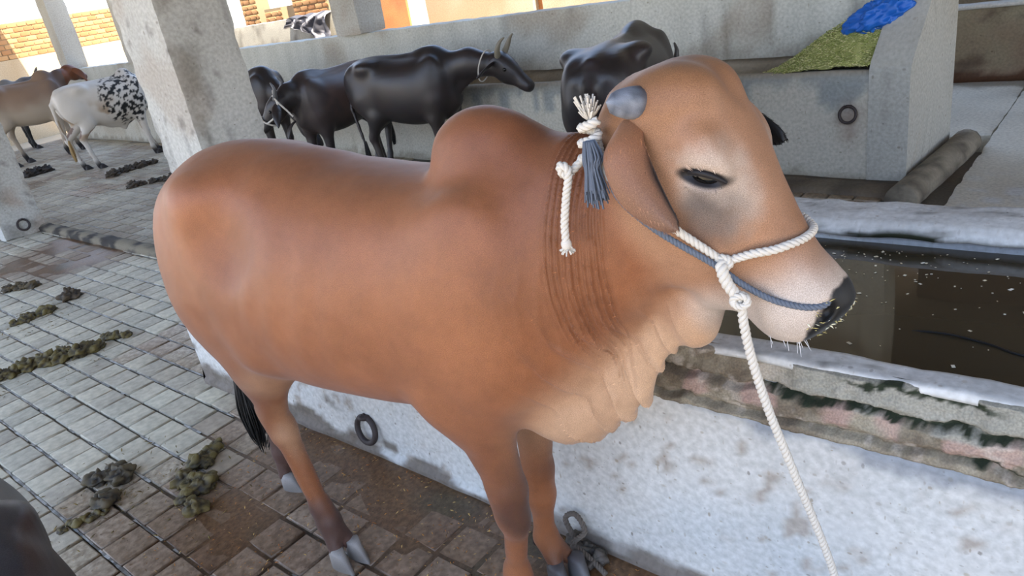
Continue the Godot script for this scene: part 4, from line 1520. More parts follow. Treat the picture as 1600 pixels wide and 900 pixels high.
func build_troughs() -> void:
	var o := thing("water_trough", "long whitewashed masonry drinking trough with a broken mossy coping", "trough", Vector3(-1.0, 0, -1.95))
	var sh := Vector3(-1.0, 0, -1.95)
	var by := func(paint: Callable) -> Callable: return func(p: Vector3, n: Vector3) -> Color: return paint.call(p + sh, n)
	var z := func(a: float, b: float) -> Vector2: return Vector2(a - sh.z, b)
	put("front_wall", drawn([z.call(-1.395, -0.02), z.call(-1.395, 0.025), z.call(-1.408, 0.035), z.call(-1.408, 0.635), z.call(-1.445, 0.64), z.call(-1.445, 0.79), z.call(-1.505, 0.79), z.call(-1.52, 0.3), z.call(-1.52, -0.02)], -3.58 - sh.x, 2.4 - sh.x, 0.022, by.call(lime_paint), 0.003, 3.0, 0.022), M.plaster, o)
	# the broken coping: brick courses, cement and moss
	var s := Soup.new()
	var nx := 900
	var nv := 40
	for i in nx + 1:
		var x := lerpf(-3.57, 2.39, float(i) / nx)
		for j in nv + 1:
			var v := float(j) / nv
			var p := Vector3(x, 0.63 + 0.17 * v, lerpf(-1.400, -1.436, v))
			var vv := (p.y - 0.64) / 0.155
			var out := 0.005 * nz(p, 9.0) + 0.004 * nz(p, 28.0) + 0.002 * nz(p, 60.0)
			var dam := smoothstep(-1.2, -0.95, x)
			# ledges: brick course proud, joints eaten out
			out += dam * (0.010 * smoothstep(0.22, 0.12, absf(vv - 0.38 + 0.06 * nz(p, 4.0))))
			for q in [0.10, 0.56]: out -= dam * 0.022 * smoothstep(0.07, 0.02, absf(vv - q + 0.07 * nz(Vector3(x, 0, q), 9.0)))
			out += dam * 0.016 * smoothstep(0.55, 0.7, vv) * smoothstep(0.0, 0.5, nz(Vector3(x, 0, 5), 3.0) + 0.6 * smoothstep(-0.6, 0.0, x))
			if v == 0.0 or v == 1.0: out = -0.012
			s.add(p + Vector3(0, 0, out) - sh, coping_paint(p, Vector3.ZERO) if x > -1.25 + 0.1 * nz(p, 5.0) else lime_paint(p, Vector3.ZERO))
	for i in nx:
		for j in nv:
			var a := i * (nv + 1) + j
			s.quad(a, a + nv + 1, a + nv + 2, a + 1)
	s.outward(0, Vector3(0, 0.7, -3))
	put("broken_coping", soup_mesh(s), M.rubble, o)
	var rim_paint := func(p: Vector3, _n: Vector3) -> Color:
		var q: Vector3 = p + sh
		var c := lin(0.84, 0.84, 0.83).lerp(lin(0.70, 0.70, 0.69), clampf(0.4 + 0.8 * nz(q, 4.0), 0, 1) * 0.6)
		c = c.lerp(lin(0.30, 0.28, 0.22), smoothstep(0.55, 0.75, nz(q + Vector3(3, 3, 0), 9.0)) * 0.5)
		if q.z < -2.2: c = c.lerp(lin(0.16, 0.17, 0.11), smoothstep(0.15, 0.4, nz(q + Vector3(3, 3, 0), 5.0)) * smoothstep(0.785, 0.765, q.y))
		return c
	put("front_rim", drawn([z.call(-1.428, 0.782), z.call(-1.430, 0.797), z.call(-1.44, 0.802), z.call(-1.50, 0.802), z.call(-1.507, 0.795), z.call(-1.507, 0.782)], -3.58 - sh.x, 2.4 - sh.x, 0.03, rim_paint, 0.005, 4.0, 0.01), M.plaster, o)
	put("rear_wall", drawn([z.call(-2.335, -0.02), z.call(-2.335, 0.765), z.call(-2.51, 0.765), z.call(-2.51, -0.02)], -3.58 - sh.x, 2.4 - sh.x, 0.06, by.call(lime_paint), 0.003, 3.0, 0.06), M.plaster, o)
	put("rear_rim", drawn([z.call(-2.318, 0.752), z.call(-2.312, 0.775), z.call(-2.335, 0.797), z.call(-2.40, 0.805), z.call(-2.51, 0.80), z.call(-2.53, 0.785), z.call(-2.525, 0.752)], -3.58 - sh.x, 2.4 - sh.x, 0.03, rim_paint, 0.007, 4.0, 0.015), M.plaster, o)
	put("end_wall", gbox(Vector3(-3.60, -0.02, -2.53) - sh, Vector3(-3.44, 0.80, -1.42) - sh, 0.04, by.call(lime_paint), 0.004, 4.0, 0.008), M.plaster, o)
	put("basin_floor", gbox(Vector3(-3.5, 0.2, -2.4) - sh, Vector3(2.4, 0.26, -1.46) - sh, 0.3, func(p: Vector3, _n: Vector3) -> Color: return lin(0.25, 0.22, 0.17), 0.0), M.rubble, o)
	# the iron ring low on the front
	iron_ring(o, Vector3(-2.22, 0.185, -1.408) - sh, 0.055, Vector3(0, 0, 1), 0.012)
	# water
	var w := Soup.new()
	w.flat_quad(Vector3(-3.46, 0, 0.47), Vector3(2.4, 0, 0.47), Vector3(2.4, 0, -0.41), Vector3(-3.46, 0, -0.41))
	w.outward(0, Vector3(0, -9, 0))
	var wo := put("water", soup_mesh(w), M.water, null, Vector3(0, 0.725, -1.96))
	tag(wo, "dark murky water standing in the drinking trough", "water", "", "stuff")
	# chaff floating on it
	var fl := Soup.new()
	for i in 420:
		var z0 := -1.53 - 0.76 * (pow(rng.randf(), 0.7) if i < 150 else 1.0 - 0.30 * rng.randf())
		var x0 := -1.3 + 2.2 * rng.randf()
		var r := 0.0012 + 0.0035 * pow(rng.randf(), 4.0)
		var a := rng.randf() * TAU
		var u := Vector3(cos(a), 0, sin(a)) * r * (1.0 + rng.randf())
		var v := Vector3(-sin(a), 0, cos(a)) * r
		var c := Vector3(x0, 0.7262, z0)
		var col := lin(0.92, 0.91, 0.86).lerp(lin(0.78, 0.70, 0.50), rng.randf() * 0.6)
		var k := fl.v.size()
		for q in [u + v, -u + v, -u - v, u - v]: fl.add(c + q, col)
		fl.add(c + Vector3(0, r * 0.7, 0), col)
		for e in 4: fl.tri(k + e, k + (e + 1) % 4, k + 4)
	fl.outward(0, Vector3(0, -9, -2))
	tag(put("floating_chaff", soup_mesh(fl), M.fodder), "white specks of chaff floating on the trough water", "chaff", "", "stuff")
	var cd := Soup.new()
	var line := curve([Vector3(-0.52, 0.70, -1.78), Vector3(-0.34, 0.727, -1.80), Vector3(-0.22, 0.7275, -1.785), Vector3(-0.14, 0.7275, -1.755), Vector3(-0.02, 0.728, -1.775), Vector3(0.2, 0.728, -1.76), Vector3(0.7, 0.728, -1.80)], 8)
	cd.tube(line, _same(line.size(), 0.0028), 6)
	tag(put("thin_cord", soup_mesh(cd), M.hairs), "thin black cord lying on the trough water", "cord")
	# ---------------- the feeding trough along the back wall
	var t := back()
	var f := Node3D.new()
	f.name = numbered("feeding_trough")
	add_child(f)
	f.transform = t
	tag(f, "long grey concrete feeding trough with iron rings along the back wall", "trough")
	var fp := func(p: Vector3, _n: Vector3) -> Color:
		var c := grey_paint(p + Vector3(3, 0, 1), Vector3.ZERO).lerp(lin(0.80, 0.77, 0.69), 0.5)
		var edge := 0.66 + 0.05 * nz(Vector3(p.x * 5.0, 0, 0), 1.6) - 0.16 * smoothstep(0.1, 0.6, nz(Vector3(p.x * 7.0, p.y * 0.2, 3), 1.6))
		c = c.lerp(lin(0.40, 0.46, 0.49), smoothstep(edge - 0.02, edge + 0.04, p.y) * 0.6 * smoothstep(0.745, 0.70, p.y))
		c = c.lerp(lin(0.50, 0.44, 0.36), smoothstep(0.70, 0.74, p.y) * 0.6)
		for rx in [-0.27, -2.55]: c = c.lerp(lin(0.50, 0.36, 0.28), smoothstep(0.16, 0.02, Vector2((p.x - rx) * 1.4, (p.y - 0.42) * 0.7).length() + 0.03 * nz(p, 8.0)) * 0.55)
		c = c.lerp(lin(0.48, 0.43, 0.34), smoothstep(0.07, 0.05, p.y + 0.05 * nz(p, 3.0) + 0.03 * nz(p, 10.0)) * 0.5)
		return c
	put("front_wall", drawn([Vector2(0.0, -0.05), Vector2(0.0, 0.71), Vector2(-0.02, 0.745), Vector2(-0.09, 0.745), Vector2(-0.12, 0.70), Vector2(-0.13, 0.5), Vector2(-0.13, -0.05)], -16.2, -0.02, 0.06, fp, 0.004, 3.0, 0.05), M.concrete, f)
	put("basin", drawn([Vector2(-0.10, 0.3), Vector2(-0.10, 0.715), Vector2(-0.20, 0.70), Vector2(-0.32, 0.72), Vector2(-0.415, 0.79), Vector2(-0.418, 0.3)], -16.2, -0.05, 0.1, func(p: Vector3, _n: Vector3) -> Color: return lin(0.66, 0.62, 0.55).lerp(lin(0.50, 0.46, 0.39), clampf(0.5 + nz(p, 2.0), 0, 1)), 0.006, 3.0, 0.06), M.concrete, f)
	# end wall, its upper edge sloping back
	var ep := func(p: Vector3, n: Vector3) -> Color: return grey_paint(p * Vector3(1, 1.0, 2.0), n).lerp(lin(0.72, 0.71, 0.66), 0.5)
	var e2 := drawn([Vector2(0.006, -0.05), Vector2(0.006, 0.70), Vector2(0.0, 0.755), Vector2(-0.03, 0.80), Vector2(-0.42, 1.17), Vector2(-0.55, 1.32), Vector2(-0.66, 1.7), Vector2(-0.95, 1.7), Vector2(-0.95, -0.05)], -0.15, 0.09, 0.03, ep, 0.004, 3.0, 0.05)
	put("end_wall", e2, M.concrete, f)
	put("plinth", drawn([Vector2(0.24, -0.05), Vector2(0.22, 0.03), Vector2(0.0, 0.045), Vector2(0.0, -0.05)], -2.6, 0.05, 0.08, func(p: Vector3, _n: Vector3) -> Color: return lin(0.47, 0.42, 0.35).lerp(lin(0.34, 0.30, 0.25), clampf(0.5 + nz(p, 3.0), 0, 1)), 0.006, 3.0, 0.06), M.concrete, f)
	# rounded kerb along the foot of the end wall
	var ks := Soup.new()
	var kl := curve([Vector3(0.15, 0.02, 0.30), Vector3(0.17, 0.03, -0.1), Vector3(0.185, 0.03, -0.6), Vector3(0.19, 0.03, -1.0)], 6)
	ks.tube(kl, _same(kl.size(), 0.095), 14, lin(0.56, 0.52, 0.45))
	for i in ks.v.size():
		ks.c[i] = ks.c[i].lerp(lin(0.36, 0.33, 0.28), clampf(0.4 + nz(ks.v[i], 5.0), 0, 1))
		ks.v[i] += Vector3.ONE * 0.006 * nz(ks.v[i], 6.0)
	put("kerb", soup_mesh(ks), M.concrete, f)
	iron_ring(f, Vector3(-0.27, 0.53, 0.0), 0.052, Vector3(0, 0, 1), 0.010)
	iron_ring(f, Vector3(-2.56, 0.55, 0.0), 0.052, Vector3(0, 0, 1), 0.010)
	# the brown trough far to the right
	var r := thing("far_trough", "low brown stained trough wall with a white edge at the right", "trough", Vector3(2.0, 0, -8.2))
	var rp := func(p: Vector3, _n: Vector3) -> Color:
		var q: Vector3 = p * Vector3(0.6, 1, 1)
		var c := lin(0.50, 0.42, 0.34).lerp(lin(0.58, 0.56, 0.46), clampf(0.4 + 0.9 * nz(q, 1.5), 0, 1) * 0.7)
		c = c.lerp(lin(0.26, 0.19, 0.14), smoothstep(0.1, 0.6, nz(q + Vector3(3, 6, 0), 3.0)) * 0.7)
		return c.lerp(lin(0.30, 0.19, 0.10), smoothstep(0.08, 0.06, p.y + 0.03 * nz(q, 4.0)))
	put("front_wall", drawn([Vector2(0.04, 0), Vector2(0.0, 0.12), Vector2(0.0, 0.66), Vector2(-0.12, 0.66), Vector2(-0.12, 0)], -5.0, 6.0, 0.06, rp, 0.006, 3.0, 0.05), M.concrete, r)
	put("rim", drawn([Vector2(0.012, 0.655), Vector2(0.012, 0.69), Vector2(-0.13, 0.695), Vector2(-0.13, 0.655)], -5.0, 6.0, 0.1, func(p: Vector3, _n: Vector3) -> Color: return lin(0.80, 0.79, 0.76), 0.004), M.plaster, r)
	put("rear_wall", drawn([Vector2(-0.75, 0), Vector2(-0.75, 1.1), Vector2(-0.9, 1.1), Vector2(-0.9, 0)], -5.0, 6.0, 0.1, rp, 0.004), M.concrete, r)


# ---------------------------------------------------------------- the other cattle
func cattle(cfg: Dictionary) -> Node3D:
	var k: float = cfg.get("k", 1.0)
	var o := thing(cfg.called, cfg.label, cfg.category, cfg.at, cfg.turn, cfg.get("group", ""))
	var b := Body.new()
	var fat: float = cfg.get("fat", 1.0)
	var dip: float = cfg.get("dip", 0.0)
	b.sweep(Vector3.ZERO, Vector3.RIGHT, Vector3.UP, [
		[-0.70, 1.07, 0.95, 1.02, 0.04, 0.0, 2.0],
		[-0.66, 1.14, 0.85, 1.02, 0.12, 0.0, 2.0],
		[-0.52, 1.21, 0.68, 1.00, 0.20, 0.0, 2.1],
		[-0.30, 1.225, 0.60, 0.96, 0.235 * fat, 0.0, 2.1],
		[0.00, 1.19 - dip, 0.55, 0.92, 0.27 * fat, 0.0, 2.2],
		[0.25, 1.20 - dip * 0.5, 0.56, 0.90, 0.25 * fat, 0.0, 2.2],
		[0.42, 1.22, 0.60, 0.90, 0.19, 0.0, 2.1],
		[0.55, 1.08, 0.70, 0.90, 0.08, 0.0, 2.0]], 0.05)
	var bone: float = cfg.get("bone", 0.0)
	for sd in [1.0, -1.0]:
		b.ell(Vector3(-0.50, 0.93, sd * 0.13), Vector3(0.19, 0.25, 0.09), 0.08, Vector3(0, 0, 12))
		b.ell(Vector3(-0.36, 1.13 + bone * 0.025, sd * (0.155 + bone * 0.03)), Vector3(0.09, 0.05, 0.07), 0.10)
		b.ell(Vector3(-0.64, 1.08, sd * 0.085), Vector3(0.045, 0.04, 0.035), 0.05)
		b.ell(Vector3(0.36, 0.92, sd * 0.14), Vector3(0.13, 0.26, 0.07), 0.08, Vector3(0, 0, -14))
	if bone > 0.0: b.cap(Vector3(-0.62, 1.16, 0), Vector3(0.35, 1.20, 0), 0.03, 0.035, 0.06)
	if cfg.get("hump", 0.0) > 0.0: b.ell(Vector3(0.33, 1.22, 0), Vector3(0.15, 0.13, 0.08) * cfg.hump, 0.05)
	else: b.ell(Vector3(0.30, 1.17, 0), Vector3(0.18, 0.09, 0.07), 0.06)
	var st: Array = cfg.get("feet", [0.0, 0.0, 0.0, 0.0])
	var q := 0
	var feet: Array = []
	for sd in [1.0, -1.0]:
		var fx: float = 0.36 + st[q]
		b.cap(Vector3(0.36, 0.78, sd * 0.13), Vector3(0.34 + st[q] * 0.3, 0.62, sd * 0.135), 0.10, 0.075, 0.07, 0.8)
		b.cap(Vector3(0.34 + st[q] * 0.3, 0.62, sd * 0.135), Vector3(lerpf(0.35, fx, 0.5), 0.36, sd * 0.13), 0.068, 0.042, 0.04)
		b.cap(Vector3(lerpf(0.35, fx, 0.5), 0.36, sd * 0.13), Vector3(fx, 0.12, sd * 0.13), 0.040, 0.030, 0.03)
		b.cap(Vector3(fx, 0.13, sd * 0.13), Vector3(fx + 0.03, 0.03, sd * 0.13), 0.036, 0.040, 0.02)
		feet.append(Vector3(fx + 0.04, 0, sd * 0.13))
		var hx: float = -0.52 + st[q + 2]
		b.cap(Vector3(-0.46, 0.85, sd * 0.14), Vector3(-0.40 + st[q + 2] * 0.3, 0.66, sd * 0.145), 0.14, 0.095, 0.08, 0.75)
		b.cap(Vector3(-0.40 + st[q + 2] * 0.3, 0.68, sd * 0.145), Vector3(hx - 0.06, 0.46, sd * 0.14), 0.085, 0.046, 0.05)
		b.cap(Vector3(hx - 0.06, 0.47, sd * 0.14), Vector3(hx, 0.13, sd * 0.14), 0.043, 0.030, 0.03)
		b.cap(Vector3(hx, 0.13, sd * 0.14), Vector3(hx + 0.03, 0.03, sd * 0.14), 0.036, 0.040, 0.02)
		feet.append(Vector3(hx + 0.04, 0, sd * 0.14))
		q += 1
	# neck and head
	var poll: Vector3 = cfg.poll
	var face: Vector3 = (cfg.face as Vector3).normalized()
	var up: Vector3 = cfg.get("brow", Vector3(0.6, 0.8, 0))
	up = (up - face * up.dot(face)).normalized()
	var side := face.cross(up).normalized()
	var mid := Vector3(0.42, 1.0, 0).lerp(poll, 0.5) + Vector3(0, 0.02, 0)
	b.cap(Vector3(0.36, 1.02, 0), mid, 0.17, 0.125, 0.08, 0.72)
	b.cap(mid, poll + face * 0.06 - up * 0.06, 0.125, 0.095, 0.06, 0.8)
	b.cap(Vector3(0.45, 0.85, 0), mid - Vector3(0, 0.08, 0), 0.10, 0.07, 0.06, 0.4)
	b.sweep(poll, face, up, [
		[-0.05, 0.02, -0.08, -0.02, 0.05, 0.0, 2.0],
		[0.0, 0.05, -0.13, -0.03, 0.09, 0.0, 2.2],
		[0.10, 0.06, -0.17, -0.04, 0.098, 0.0, 2.2],
		[0.18, 0.045, -0.17, -0.05, 0.088, 0.0, 2.2],
		[0.27, 0.02, -0.13, -0.06, 0.068, 0.0, 2.2],
		[0.36, 0.005, -0.115, -0.06, 0.066, 0.0, 2.3],
		[0.41, -0.01, -0.10, -0.06, 0.055, 0.0, 2.2],
		[0.43, -0.04, -0.08, -0.06, 0.02, 0.0, 2.0]], 0.04)
	for e in cfg.get("extra", []): b.ell(e[0], e[1], 0.05)
	# tail
	var tl: Array = cfg.get("tail", [Vector3(-0.66, 1.10, 0), Vector3(-0.73, 1.0, 0), Vector3(-0.74, 0.75, 0.01), Vector3(-0.70, 0.42, 0.02)])
	for i in tl.size() - 1: b.cap(tl[i], tl[i + 1], 0.034 - 0.006 * i, 0.028 - 0.006 * i, 0.03)
	for p in b.prims:
		pass
	b.mesh(cfg.get("cell", 0.02) / k)
	b.relax(0.35)
	for sd in [1.0, -1.0]:
		var e0: Vector3 = poll - up * 0.045 + side * sd * 0.085 + face * 0.02
		var drop: Vector3 = cfg.get("ear", Vector3(0, -0.25, 0))
		var line := curve([e0, e0 + side * sd * 0.08 + drop * 0.15, e0 + side * sd * 0.15 + drop * 0.45, e0 + side * sd * 0.19 + drop * 0.8], 3)
		var hw := PackedFloat32Array()
		var ac := PackedVector3Array()
		for i in line.size():
			hw.append(0.005 + 0.045 * sin(PI * clampf(0.15 + 0.85 * float(i) / (line.size() - 1), 0, 1)))
			ac.append(up + face * 0.3)
		leaf(b, line, hw, ac, 0.012, 0.2)
	b.normals()
	var cols := b.colours(cfg.paint)
	for i in b.verts.size(): b.verts[i] *= k
	put("body", arr(b.verts, b.norms, b.tris, cols), cfg.get("coat", M.black_coat), o)
	var hc: Color = cfg.get("hoof", lin(0.14, 0.13, 0.12))
	for f in feet: claws(o, f * k, 0.0, 1.15 * k, hc, hc)
	for sd in [1.0, -1.0]:
		var s := Soup.new()
		var c0: Vector3 = (poll + face * 0.14 - up * 0.025 + side * sd * 0.090) * k
		s.ball(c0, Vector3.ONE * 0.017 * k)
		s.outward(0, c0)
		put("eye", soup_mesh(s), M.eye, o)
		if cfg.has("horn"):
			var hs := Soup.new()
			var pts: Array = []
			for h in cfg.horn: pts.append((poll + side * sd * h.z + up * h.y + face * h.x) * k)
			var line := curve(pts, 6)
			var rad := PackedFloat32Array()
			for i in line.size(): rad.append(lerpf(0.030, 0.006, pow(float(i) / (line.size() - 1), 1.3)) * k * cfg.get("horn_thick", 1.0))
			hs.tube(line, rad, 10, cfg.get("horn_colour", lin(0.30, 0.29, 0.28)))
			put("horn", soup_mesh(hs), M.horn, o)
	var sw := Soup.new()
	var tip: Vector3 = tl[tl.size() - 1]
	for i in 40:
		var a := rng.randf() * TAU
		var off := Vector3(cos(a), 0, sin(a)) * sqrt(rng.randf())
		var y1 := -0.14 - 0.12 * rng.randf()
		var pts := curve([tip + off * 0.012 + Vector3(0, 0.06, 0), tip + off * 0.03 + Vector3(0, y1 * 0.5, 0), tip + off * 0.016 + Vector3(0, y1, 0)], 3)
		for j in pts.size(): pts[j] *= k
		sw.tube(pts, _same(pts.size(), 0.0045 * k), 4, cfg.get("switch", lin(0.10, 0.09, 0.09)), false)
	put("tail_switch", soup_mesh(sw), M.coat, o)
	return o

func build_herd() -> void:
	var black := func(p: Vector3, _n: Vector3) -> Color:
		return lin(0.17, 0.155, 0.16).lerp(lin(0.24, 0.20, 0.19), clampf(0.4 + 0.8 * nz(p, 2.0), 0, 1) * 0.6)
	var rusty := func(p: Vector3, n: Vector3) -> Color:
		var c: Color = black.call(p, n)
		c = c.lerp(lin(0.44, 0.33, 0.27), smoothstep(0.3, 0.0, p.x + 0.2 * nz(p, 3.0)) * smoothstep(0.6, 0.85, p.y) * 0.8)
		return c.lerp(lin(0.36, 0.31, 0.30), smoothstep(0.6, 0.4, p.x + 0.1 * nz(p, 4.0)) * smoothstep(0.5, 0.8, p.y) * 0.45)
	var swept := [Vector3(0.0, 0.0, 0.07), Vector3(-0.06, 0.02, 0.13), Vector3(-0.12, 0.06, 0.15), Vector3(-0.14, 0.12, 0.13)]
	# the one feeding, side on
	cattle({called = "water_buffalo", label = "black water buffalo standing side on with its head over the feeding trough", category = "buffalo", group = "black water buffaloes",
		at = Vector3(-5.22, 0, -4.72), turn = deg_to_rad(10), k = 0.95, poll = Vector3(1.02, 1.10, -0.02), face = Vector3(0.72, -0.62, -0.05), brow = Vector3(0.6, 0.7, 0), paint = black,
		feet = [-0.05, 0.05, 0.1, -0.12], bone = 0.8, horn = [Vector3(0.02, 0.02, 0.06), Vector3(0.0, 0.09, 0.10), Vector3(-0.01, 0.16, 0.10), Vector3(0.0, 0.21, 0.08)], horn_colour = lin(0.52, 0.49, 0.42), ear = Vector3(-0.1, -0.1, 0),
		tail = [Vector3(-0.66, 1.10, 0.02), Vector3(-0.73, 1.0, 0.04), Vector3(-0.74, 0.75, 0.06), Vector3(-0.66, 0.36, 0.08)], cell = 0.017})
	cattle({called = "water_buffalo", label = "brownish black buffalo with a white rope halter turning its head to the left", category = "buffalo", group = "black water buffaloes",
		at = Vector3(-6.3, 0, -4.68), turn = deg_to_rad(-90), k = 0.9, poll = Vector3(0.72, 1.06, 0.02), face = Vector3(0.42, -0.68, 0.60), brow = Vector3(0.4, 0.6, 0.4), paint = rusty,
		feet = [0.05, -0.05, 0.0, 0.05], bone = 0.4, horn = swept, horn_colour = lin(0.42, 0.42, 0.42), cell = 0.017})
	cattle({called = "water_buffalo", label = "black buffalo behind the thick pillar lowering its head to the ground", category = "buffalo", group = "black water buffaloes",
		at = Vector3(-7.95, 0, -4.75), turn = deg_to_rad(4), k = 0.93, poll = Vector3(0.93, 0.66, 0.02), face = Vector3(0.55, -0.80, 0.1), brow = Vector3(0.8, 0.5, 0), paint = black, bone = 0.4, horn = swept, cell = 0.018})
	cattle({called = "water_buffalo", label = "black bony buffalo seen from behind at the feeding trough", category = "buffalo", group = "black water buffaloes",
		at = Vector3(-2.5, 0, -4.02), turn = deg_to_rad(106), k = 1.0, poll = Vector3(0.85, 0.85, 0.0), face = Vector3(0.6, -0.75, 0), brow = Vector3(0.7, 0.6, 0), paint = black, bone = 1.5, fat = 0.95, horn = swept,
		tail = [Vector3(-0.66, 1.10, 0), Vector3(-0.74, 1.0, 0.0), Vector3(-0.75, 0.75, -0.01), Vector3(-0.72, 0.40, -0.02)], cell = 0.014})
	# a calf close to the camera, only its back in view
	var slate := func(p: Vector3, _n: Vector3) -> Color: return lin(0.20, 0.20, 0.215).lerp(lin(0.26, 0.255, 0.26), clampf(0.5 + nz(p, 2.5), 0, 1))
	cattle({called = "buffalo_calf", label = "smooth dark grey calf of which only the back shows at the lower left", category = "calf",
		at = Vector3(-2.06, 0, -0.10), turn = deg_to_rad(176), k = 0.68, poll = Vector3(0.85, 1.15, 0), face = Vector3(0.8, -0.5, 0), paint = slate, bone = 0.5, cell = 0.012})
	# cattle in the bay to the left
	var tan := func(p: Vector3, n: Vector3) -> Color:
		var c := lin(0.74, 0.68, 0.60)
		c = c.lerp(lin(0.56, 0.45, 0.36), smoothstep(0.75, 1.05, p.y + 0.08 * nz(p, 2.0)) * 0.9)
		c = c.lerp(lin(0.40, 0.33, 0.29), smoothstep(0.25, 0.5, p.x) * smoothstep(0.9, 1.05, p.y))
		if p.x > 0.62: c = lin(0.50, 0.31, 0.20).lerp(lin(0.42, 0.25, 0.16), clampf(0.5 + nz(p, 3.0), 0, 1))
		if p.y < 0.3: c = c.lerp(lin(0.12, 0.11, 0.11), smoothstep(0.24, 0.10, p.y))
		return c
	cattle({called = "zebu_cow", label = "tan zebu with a brown head behind the spotted white cow", category = "cow",
		at = Vector3(-14.7, 0, -4.62), turn = deg_to_rad(76), k = 1.08, poll = Vector3(0.72, 1.30, -0.12), face = Vector3(0.62, -0.35, -0.65), brow = Vector3(0.1, 0.9, -0.2), hump = 0.95, paint = tan, coat = M.coat, bone = 0.7,
		feet = [-0.1, 0.12, 0.0, 0.2], ear = Vector3(0, -0.3, 0), cell = 0.022})
	var spotted := func(p: Vector3, n: Vector3) -> Color:
		var c := lin(0.86, 0.84, 0.80)
		c = c.lerp(lin(0.62, 0.50, 0.34), smoothstep(0.25, 0.7, nz(p + Vector3(0, 3, 1), 2.2)) * smoothstep(1.1, 0.7, p.y) * 0.8)
		var area := smoothstep(0.45, 0.15, Vector2(p.x - 0.22, (p.y - 0.92) * 0.9).length())
		c = c.lerp(lin(0.07, 0.07, 0.075), smoothstep(0.42 - 0.45 * area, 0.48 - 0.45 * area, nz(p + Vector3(5, 2, 0), 12.0)) * smoothstep(0.05, 0.3, area))
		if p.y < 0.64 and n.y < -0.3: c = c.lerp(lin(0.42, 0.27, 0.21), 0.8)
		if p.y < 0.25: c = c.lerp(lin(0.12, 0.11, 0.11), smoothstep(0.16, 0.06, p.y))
		return c
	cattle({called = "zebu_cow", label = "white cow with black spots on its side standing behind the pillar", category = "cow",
		at = Vector3(-11.9, 0, -4.78), turn = deg_to_rad(80), k = 1.0, poll = Vector3(0.95, 1.05, 0), face = Vector3(0.6, -0.7, 0), paint = spotted, coat = M.coat, bone = 0.9, hump = 0.7, feet = [0.0, 0.1, 0.05, -0.1],
		extra = [[Vector3(0.05, 0.57, 0), Vector3(0.2, 0.07, 0.08)], [Vector3(0.1, 0.50, 0), Vector3(0.05, 0.06, 0.03)]], switch = lin(0.72, 0.60, 0.40), cell = 0.02})
	var ash := func(p: Vector3, n: Vector3) -> Color:
		var c := lin(0.50, 0.49, 0.48).lerp(lin(0.33, 0.32, 0.32), clampf(0.5 + nz(p, 2.0), 0, 1))
		return c.lerp(lin(0.10, 0.09, 0.09), smoothstep(0.6, 0.35, p.y))
	for g in [[Vector3(-17.0, 0, -4.75), 82.0, "grey cow with dark legs half hidden behind the tan zebu"], [Vector3(-19.2, 0, -4.6), 84.0, "ash grey cow furthest back in the row at the left"]]:
		cattle({called = "zebu_cow", label = g[2], category = "cow", at = g[0], turn = deg_to_rad(g[1]), k = 1.05, poll = Vector3(0.85, 1.25, 0), face = Vector3(0.7, -0.5, 0.2), hump = 0.7, paint = ash, coat = M.coat, cell = 0.03, horn = [Vector3(0, 0.02, 0.06), Vector3(-0.02, 0.08, 0.10), Vector3(-0.02, 0.16, 0.10)]})

